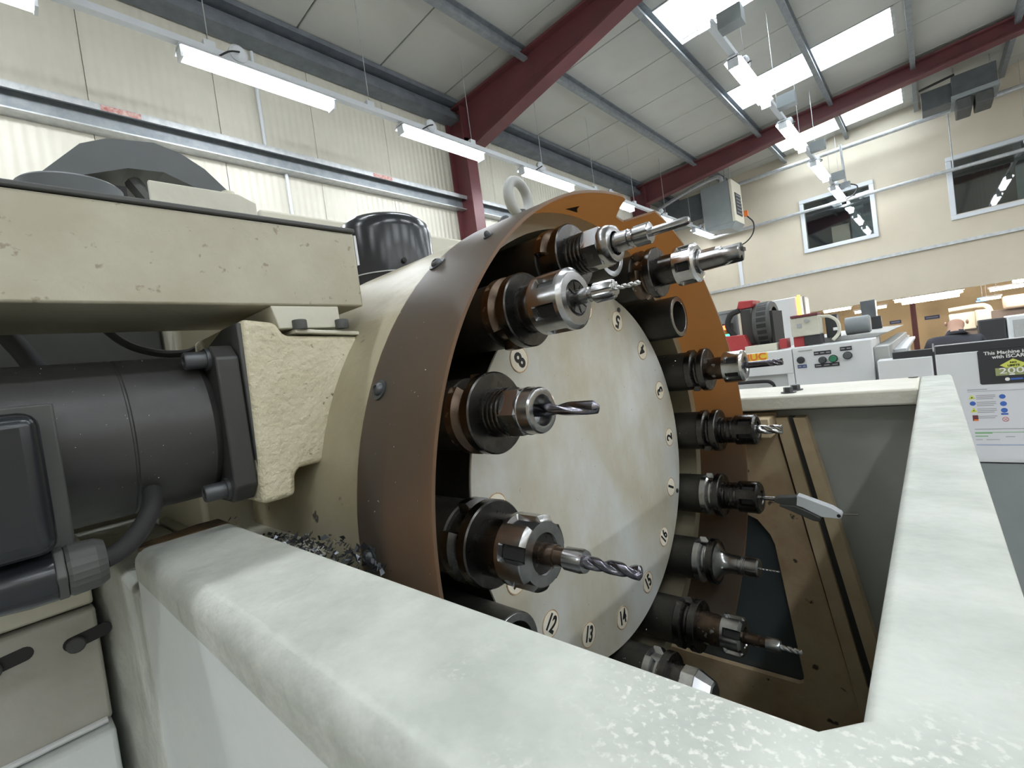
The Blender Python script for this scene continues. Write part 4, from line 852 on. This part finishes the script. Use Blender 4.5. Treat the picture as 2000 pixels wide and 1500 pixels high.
o = MB().box(-0.80, -0.62, 9.0, 9.3, 0, 2.02).build('green_machine_panel', 'hood_grey', None, 0.01, org=(-0.71, 9.15, 0)); tag(o, 'dark green grey cabinet top beyond the cream control box', 'cabinet')
# ---- white machine on the right with stickers
YS = 2.50
t = thing('white_machine', 'white machine with black top band and stickers at right edge', 'machine', (0.3, 2.8, 0))
MB().box(-0.187, -0.013, YS, 2.61, 0.3, 1.530).build('narrow_panel', 'white_panel', t, 0.004)
MB().box(-0.005, 0.62, YS, 3.2, 1.105, 1.533).build('wide_panel', 'white_panel', t, 0.004)
MB().box(-0.005, 0.62, YS+.004, 3.2, 0.3, 1.10).build('kick_panel', 'heater_grey', t)
MB().box(-0.135, -0.010, YS+.004, 2.545, 1.530, 1.5585).build('narrow_band', 'band_black', t, 0.002)
MB().box(-0.002, 0.62, YS+.002, 2.545, 1.533, 1.5655).build('wide_band', 'band_black', t, 0.002)
MB().box(-0.0125, -0.0055, YS+.004, 3.2, 0.3, 1.545).build('door_gap', 'band_black', t)
st = MB().prism([(.118, 1.404), (.440, 1.404), (.444, 1.408), (.444, 1.529), (.440, 1.533), (.118, 1.533), (.114, 1.529), (.114, 1.408)], 'y', YS-.0015, YS).build('black_sticker', 'band_black', t)
text_obj('sticker_text', 'This Machine is Equipped', 'white_print', st, (0.131, YS-.0022, 1.520), (1, 0, 0), (0, 0, 1), 0.0175, 'LEFT', .0003, 1.0, .0004)
text_obj('sticker_text', 'with ISCAR Tools', 'white_print', st, (0.152, YS-.0022, 1.5045), (1, 0, 0), (0, 0, 1), 0.0175, 'LEFT', .0003, 1.0, .0004)
MB().prism([(.205, 1.4945), (.240, 1.472), (.205, 1.4495), (.170, 1.472)], 'y', YS-.0022, YS-.0015).build('yellow_diamond', 'lime', st)
text_obj('diamond_text', 'NO', 'ink', st, (0.205, YS-.0028, 1.4805), (1, 0, 0), (0, 0, 1), 0.009, 'CENTER', .0002, 1.2, .0003)
text_obj('diamond_text', 'LIMITS', 'ink', st, (0.205, YS-.0028, 1.4695), (1, 0, 0), (0, 0, 1), 0.010, 'CENTER', .0002, 1.1, .0003)
MB().box(.157, .262, YS-.0026, YS-.0022, 1.434, 1.4625).build('number_band', 'olive', st)
text_obj('number_text', '2000', 'white_print', st, (0.2095, YS-.0032, 1.4505), (1, 0, 0), (0, 0, 1), 0.030, 'CENTER', .0002, 1.45, .0002)
MB().box(.192, .206, YS-.0032, YS-.0026, 1.4345, 1.4395).build('print_bar', 'white_print', st)
MB().lathe([(YS-.0022, .0065), (YS-.0028, .006)], (.186, 0, 1.4195), 'y', 14).build('white_dot', 'white_print', st)
MB().box(.194, .225, YS-.0024, YS-.0018, 1.4165, 1.4225).build('blue_swoosh', 'blue', st)
nb = MB().box(.058, .42, YS-.0015, YS, 1.118, 1.397).build('safety_notice', 'paper', t)
def nbox(x0, x1, z0, z1, m_, nm='print_line'): MB().box(x0, x1, YS-.0021, YS-.0015, z0, z1).build(nm, m_, nb)
nbox(.076, .130, 1.3845, 1.388, 'print_grey'); nbox(.076, .40, 1.3785, 1.3803, 'print_grey')
for j, (z, n_) in enumerate(((1.362, 3), (1.336, 3), (1.310, 3), (1.282, 2))):
    for k in range(n_): nbox(.098, .150-.006*(k == n_-1), z-.0065*k, z-.0065*k+.003, 'print_grey')
def ntri(x, z, s_, m_): MB().prism([(x-s_, z-s_*.8), (x+s_, z-s_*.8), (x, z+s_)], 'y', YS-.0021, YS-.0015).build('warning_triangle', m_, nb)
def ndisc(x, z, r_, m_): 
    MB().lathe([(YS-.0015, r_), (YS-.0021, r_)], (x, 0, z), 'y', 20).build('symbol_disc', m_, nb)
ntri(.0865, 1.3585, .0095, 'lime'); ntri(.0885, 1.3075, .0100, 'lime'); ndisc(.0875, 1.3335, .0085, 'blue')
MB().box(.083, .0985, YS-.0021, YS-.0015, 1.266, 1.288).build('hazard_square', 'maroon', nb); MB().box(.086, .0985, YS-.0024, YS-.0021, 1.266, 1.272).build('hazard_edge', 'orange', nb)
MB().lathe([(YS-.0021, .0025), (YS-.0025, .002)], (.0865, 0, 1.356), 'y', 8).build('symbol_mark', 'ink', nb); MB().lathe([(YS-.0021, .002), (YS-.0025, .0015)], (.0885, 0, 1.306), 'y', 8).build('symbol_mark', 'ink', nb)
ndisc(.168, 1.356, .0085, 'blue'); ndisc(.169, 1.329, .0090, 'blue'); ndisc(.1695, 1.304, .0090, 'blue'); nbox(.160, .179, 1.287, 1.2935, 'blue', 'blue_bar')
MB().lathe([(YS-.0015, .0090), (YS-.0021, .0090), (YS-.0021, .0070), (YS-.0015, .0070)], (.1705, 0, 1.270), 'y', 20, cap=False).build('symbol_ring', 'pink_red', nb)
MB().prism([(.1650, 1.2745), (.1660, 1.2755), (.1760, 1.2655), (.1750, 1.2645)], 'y', YS-.0021, YS-.0015).prism([(.1650, 1.2655), (.1660, 1.2645), (.1760, 1.2745), (.1750, 1.2755)], 'y', YS-.0021, YS-.0015).build('symbol_cross', 'pink_red', nb)
nbox(.085, .40, 1.2325, 1.2355, 'print_grey'); nbox(.085, .132, 1.2165, 1.2225, 'green_print', 'green_bar'); nbox(.132, .40, 1.2205, 1.2225, 'green_print', 'green_bar'); nbox(.085, .120, 1.205, 1.2085, 'green_print', 'green_bar')
nbox(.085, .104, 1.192, 1.1945, 'print_grey'); nbox(.114, .15, 1.192, 1.1945, 'print_grey'); nbox(.085, .40, 1.171, 1.1755, 'pale_blue', 'blue_bar'); nbox(.166, .19, 1.203, 1.206, 'print_grey')
# ---- undercroft beyond the end wall
struct(MB().box(-5.2, 9.1, YE+0.12, 20, 2.42, 2.5).build('ceiling_low', 'office_brown'))
wb = struct(MB().box(-5.2, 9.1, 19.6, 19.8, 0, 2.5).build('wall_back', 'brick_yellow'))
# the first 300 and so bricks that show, the rest as one piece
random.seed(5); pb = None; rest = MB(); cnt = 0
for row in range(10, 33):
    for k in range(-1, 14):
        x = -2.35 + k*0.225 + (0.1125 if row % 2 else 0); z = row*0.075
        if z + .065 > 2.40: continue
        if cnt < 300:
            if pb is None: pb = MB().box(0, .215, 0, .02, 0, .065).build('brick', 'brick_yellow', wb); pb.location = (x, 19.581, z)
            else: copy_mesh(pb, wb, (x, 19.581, z))
            cnt += 1
        else: rest.box(x, x+.215, 19.581, 19.6, z, z+.065)
if rest.v: rest.build('brick_course', 'brick_yellow', wb)['kind'] = 'stuff'
struct(MB().box(-5.3, -5.2, 13, 20, 0, 2.5).build('wall_side', 'brick_yellow'))
o = MB().box(-0.47, -0.45, 18.5, 18.7, 0, 2.4).box(-0.36, -0.34, 18.5, 18.7, 0, 2.4).box(-0.45, -0.36, 18.59, 18.61, 0, 2.4).build('red_post', 'portal_red', None, org=(-0.4, 18.6, 0)); tag(o, 'slim red steel post in front of the yellow back wall', 'post')
for (x0, x1, z, lab) in ((-1.03, -0.74, 1.56, 'small blue wall sign left of the red post'), (-0.18, 0.17, 1.56, 'small blue wall sign right of the red post')):
    t = thing('wall_sign', lab, 'sign', ((x0+x1)/2, 19.56, z), 'blue signs on the yellow wall')
    MB().box(x0, x1, 19.55, 19.58, z-.055, z+.055).build('board', 'sign_blue', t); MB().box(x0+.04, x1-.04, 19.545, 19.55, z-.012, z+.012).build('print_line', 'pale_blue', t)
def tubes(x0, x1, y, z, lab, k=1):
    t = thing('fluorescent_light', lab, 'light', ((x0+x1)/2, y, z), 'lights under the low ceiling')
    MB().box(x0-.03, x1+.03, y-.06, y+.06, z+.03, z+.07).build('housing', 'frame_white', t)
    MB().tube([(x0, y, z), (x1, y, z)], .032, 8).build('tube', 'lamp_warm', t)
    MB().tube([(x0+.1, y, z+.06), (x0+.1, y, 2.42)], .006, 5).tube([(x1-.1, y, z+.06), (x1-.1, y, 2.42)], .006, 5).build('hanger', 'galv', t)
tubes(-0.60, 0.52, 13.9, 2.07, 'nearest long fluorescent light under the low ceiling')
tubes(-0.52, 0.50, 15.1, 2.02, 'long fluorescent light just below the nearest one')
tubes(-2.0, -1.45, 14.2, 2.09, 'fluorescent light left of the red post, nearest the wall edge')
tubes(1.25, 2.5, 13.9, 2.10, 'fluorescent light cut off at the right edge, upper')
tubes(1.00, 2.5, 15.1, 2.02, 'fluorescent light cut off at the right edge, lower')
tubes(-1.55, -1.25, 16.0, 1.99, 'short bright fluorescent light far back, leftmost')
tubes(-1.30, -0.95, 17.4, 2.06, 'short bright fluorescent light far back, next to red post')
tubes(0.95, 1.30, 17.0, 1.86, 'cool fluorescent light far back over the white machine')
t = thing('blue_display', 'small glowing blue display hanging under the low ceiling', 'display', (0.84, 14.6, 1.82))
MB().box(0.74, 0.90, 14.6, 14.63, 1.80, 1.825).box(0.76, 0.90, 14.6, 14.63, 1.85, 1.875).build('lit_bars', 'lamp_blue', t)
MB().box(0.835, 0.845, 14.61, 14.62, 1.80, 2.42).build('hanger', 'galv', t)
o = MB().box(-2.2, 6, 13.12, 13.2, 2.1, 2.2).build('ceiling_beam', 'maroon', None, org=(0, 13.16, 2.1)); tag(o, 'brown beam along the edge of the low ceiling', 'beam')
t = thing('far_machine', 'grey machine with round pipes beyond the man at right', 'machine', (1.3, 15.5, 0))
MB().box(0.5, 2.4, 15.6, 16.4, 0, 1.55).build('body', 'office_brown', t, 0.02); MB().box(0.75, 1.0, 15.4, 15.6, 1.25, 1.62).build('screen_case', 'cream', t, 0.02)
MB().tube(spline([(0.3, 15.5, 1.70), (0.8, 15.5, 1.72), (0.95, 15.5, 1.68), (1.0, 15.5, 1.55)]), .05, 8).build('pipe', 'cream', t)
MB().box(0.3, 0.75, 15.5, 16.0, 1.2, 1.6).build('hopper', 'cream', t, 0.02); MB().box(1.2, 2.4, 15.4, 15.6, 1.55, 1.85).build('hood', 'card', t, 0.05)
o = MB().box(-0.85, -0.47, 15.5, 16.0, 0, 1.23).build('grey_locker', 'grey_panel', None, 0.01, org=(-0.66, 15.7, 0)); tag(o, 'grey locker standing before the yellow wall left of the red post', 'locker')
t = thing('tall_cabinet', 'dark backed screen unit with pale panel above the white machine', 'cabinet', (0.74, 10, 0))
MB().box(0.505, 0.79, 10.0, 10.3, 0, 1.49).build('dark_screen', 'band_black', t, 0.02); MB().box(0.80, 1.6, 10.0, 10.4, 0, 1.50).build('pale_panel', 'white_panel', t, 0.02)
MB().box(0.86, 1.6, 9.985, 10.0, 1.0, 1.44).build('inset_panel', 'grey_panel', t, 0.01)
# ---- the man working beyond the white machine
t = thing('person', 'bald man in dark top bending forward behind the white machine', 'person', (0.14, 6.6, 0))
J = {'pel': ((.14, 6.6, .92), .13), 'bel': ((.145, 6.62, 1.05), .135), 'che': ((.15, 6.66, 1.20), .15), 'nek': ((.165, 6.74, 1.385), .06), 'hdb': ((.175, 6.78, 1.43), .072), 'hed': ((.18, 6.82, 1.46), .078),
     'sl': ((-.03, 6.68, 1.28), .065), 'el': ((-.10, 6.80, 1.05), .048), 'wl': ((-.02, 6.98, 1.0), .036), 'hl': ((.0, 7.05, 1.0), .034),
     'sr': ((.33, 6.68, 1.28), .065), 'er': ((.40, 6.80, 1.05), .048), 'wr': ((.32, 6.98, 1.0), .036), 'hr': ((.30, 7.05, 1.0), .034),
     'tl': ((.05, 6.6, .86), .10), 'kl': ((.04, 6.63, .48), .068), 'al': ((.03, 6.60, .09), .05), 'fl': ((.02, 6.74, .045), .042),
     'tr': ((.23, 6.6, .86), .10), 'kr': ((.24, 6.63, .48), .068), 'ar': ((.25, 6.60, .09), .05), 'fr': ((.26, 6.74, .045), .042)}
ED = [('pel','bel'),('bel','che'),('che','nek'),('nek','hdb'),('hdb','hed'),('che','sl'),('sl','el'),('el','wl'),('wl','hl'),('che','sr'),('sr','er'),('er','wr'),('wr','hr'),('pel','tl'),('tl','kl'),('kl','al'),('al','fl'),('pel','tr'),('tr','kr'),('kr','ar'),('ar','fr')]
ks = list(J); me = bpy.data.meshes.new('body'); me.from_pydata([(J[k][0][0]-.14, J[k][0][1]-6.6, J[k][0][2]) for k in ks], [(ks.index(a), ks.index(b_)) for a, b_ in ED], [])
for v in me.vertices: v.co.z *= 1.075
ob = bpy.data.objects.new('body', me); C.objects.link(ob); ob.parent = t
sk = ob.modifiers.new('skin', 'SKIN')
for i, k in enumerate(ks): me.skin_vertices[0].data[i].radius = (J[k][1], J[k][1]); me.skin_vertices[0].data[i].use_root = (k == 'pel')
ss = ob.modifiers.new('sub', 'SUBSURF'); ss.levels = 2; ss.render_levels = 2
dg = bpy.context.evaluated_depsgraph_get(); m2 = bpy.data.meshes.new_from_object(ob.evaluated_get(dg)); ob.modifiers.clear(); ob.data = m2; m2.name = 'body'
m2.materials.clear(); m2.materials.append(MATS['cloth_navy']); m2.materials.append(MATS['skin'])
for p in m2.polygons:
    c = p.center; p.material_index = 1 if (c.z > 1.49 or (c.y > 0.36 and c.z > .9)) else 0; p.use_smooth = True
MB().tube([(.10, 6.735, 1.475), (.12, 6.70, 1.488), (.165, 6.685, 1.496), (.21, 6.70, 1.488), (.23, 6.735, 1.475)], .008, 6).build('collar_trim', 'paper', t)
for sx in (-1, 1): MB().lathe([(-.012, .006), (-.006, .022), (.006, .024), (.012, .008)], (.18+sx*.082, 6.80, 1.56), 'x', 12).build('ear', 'skin', t)
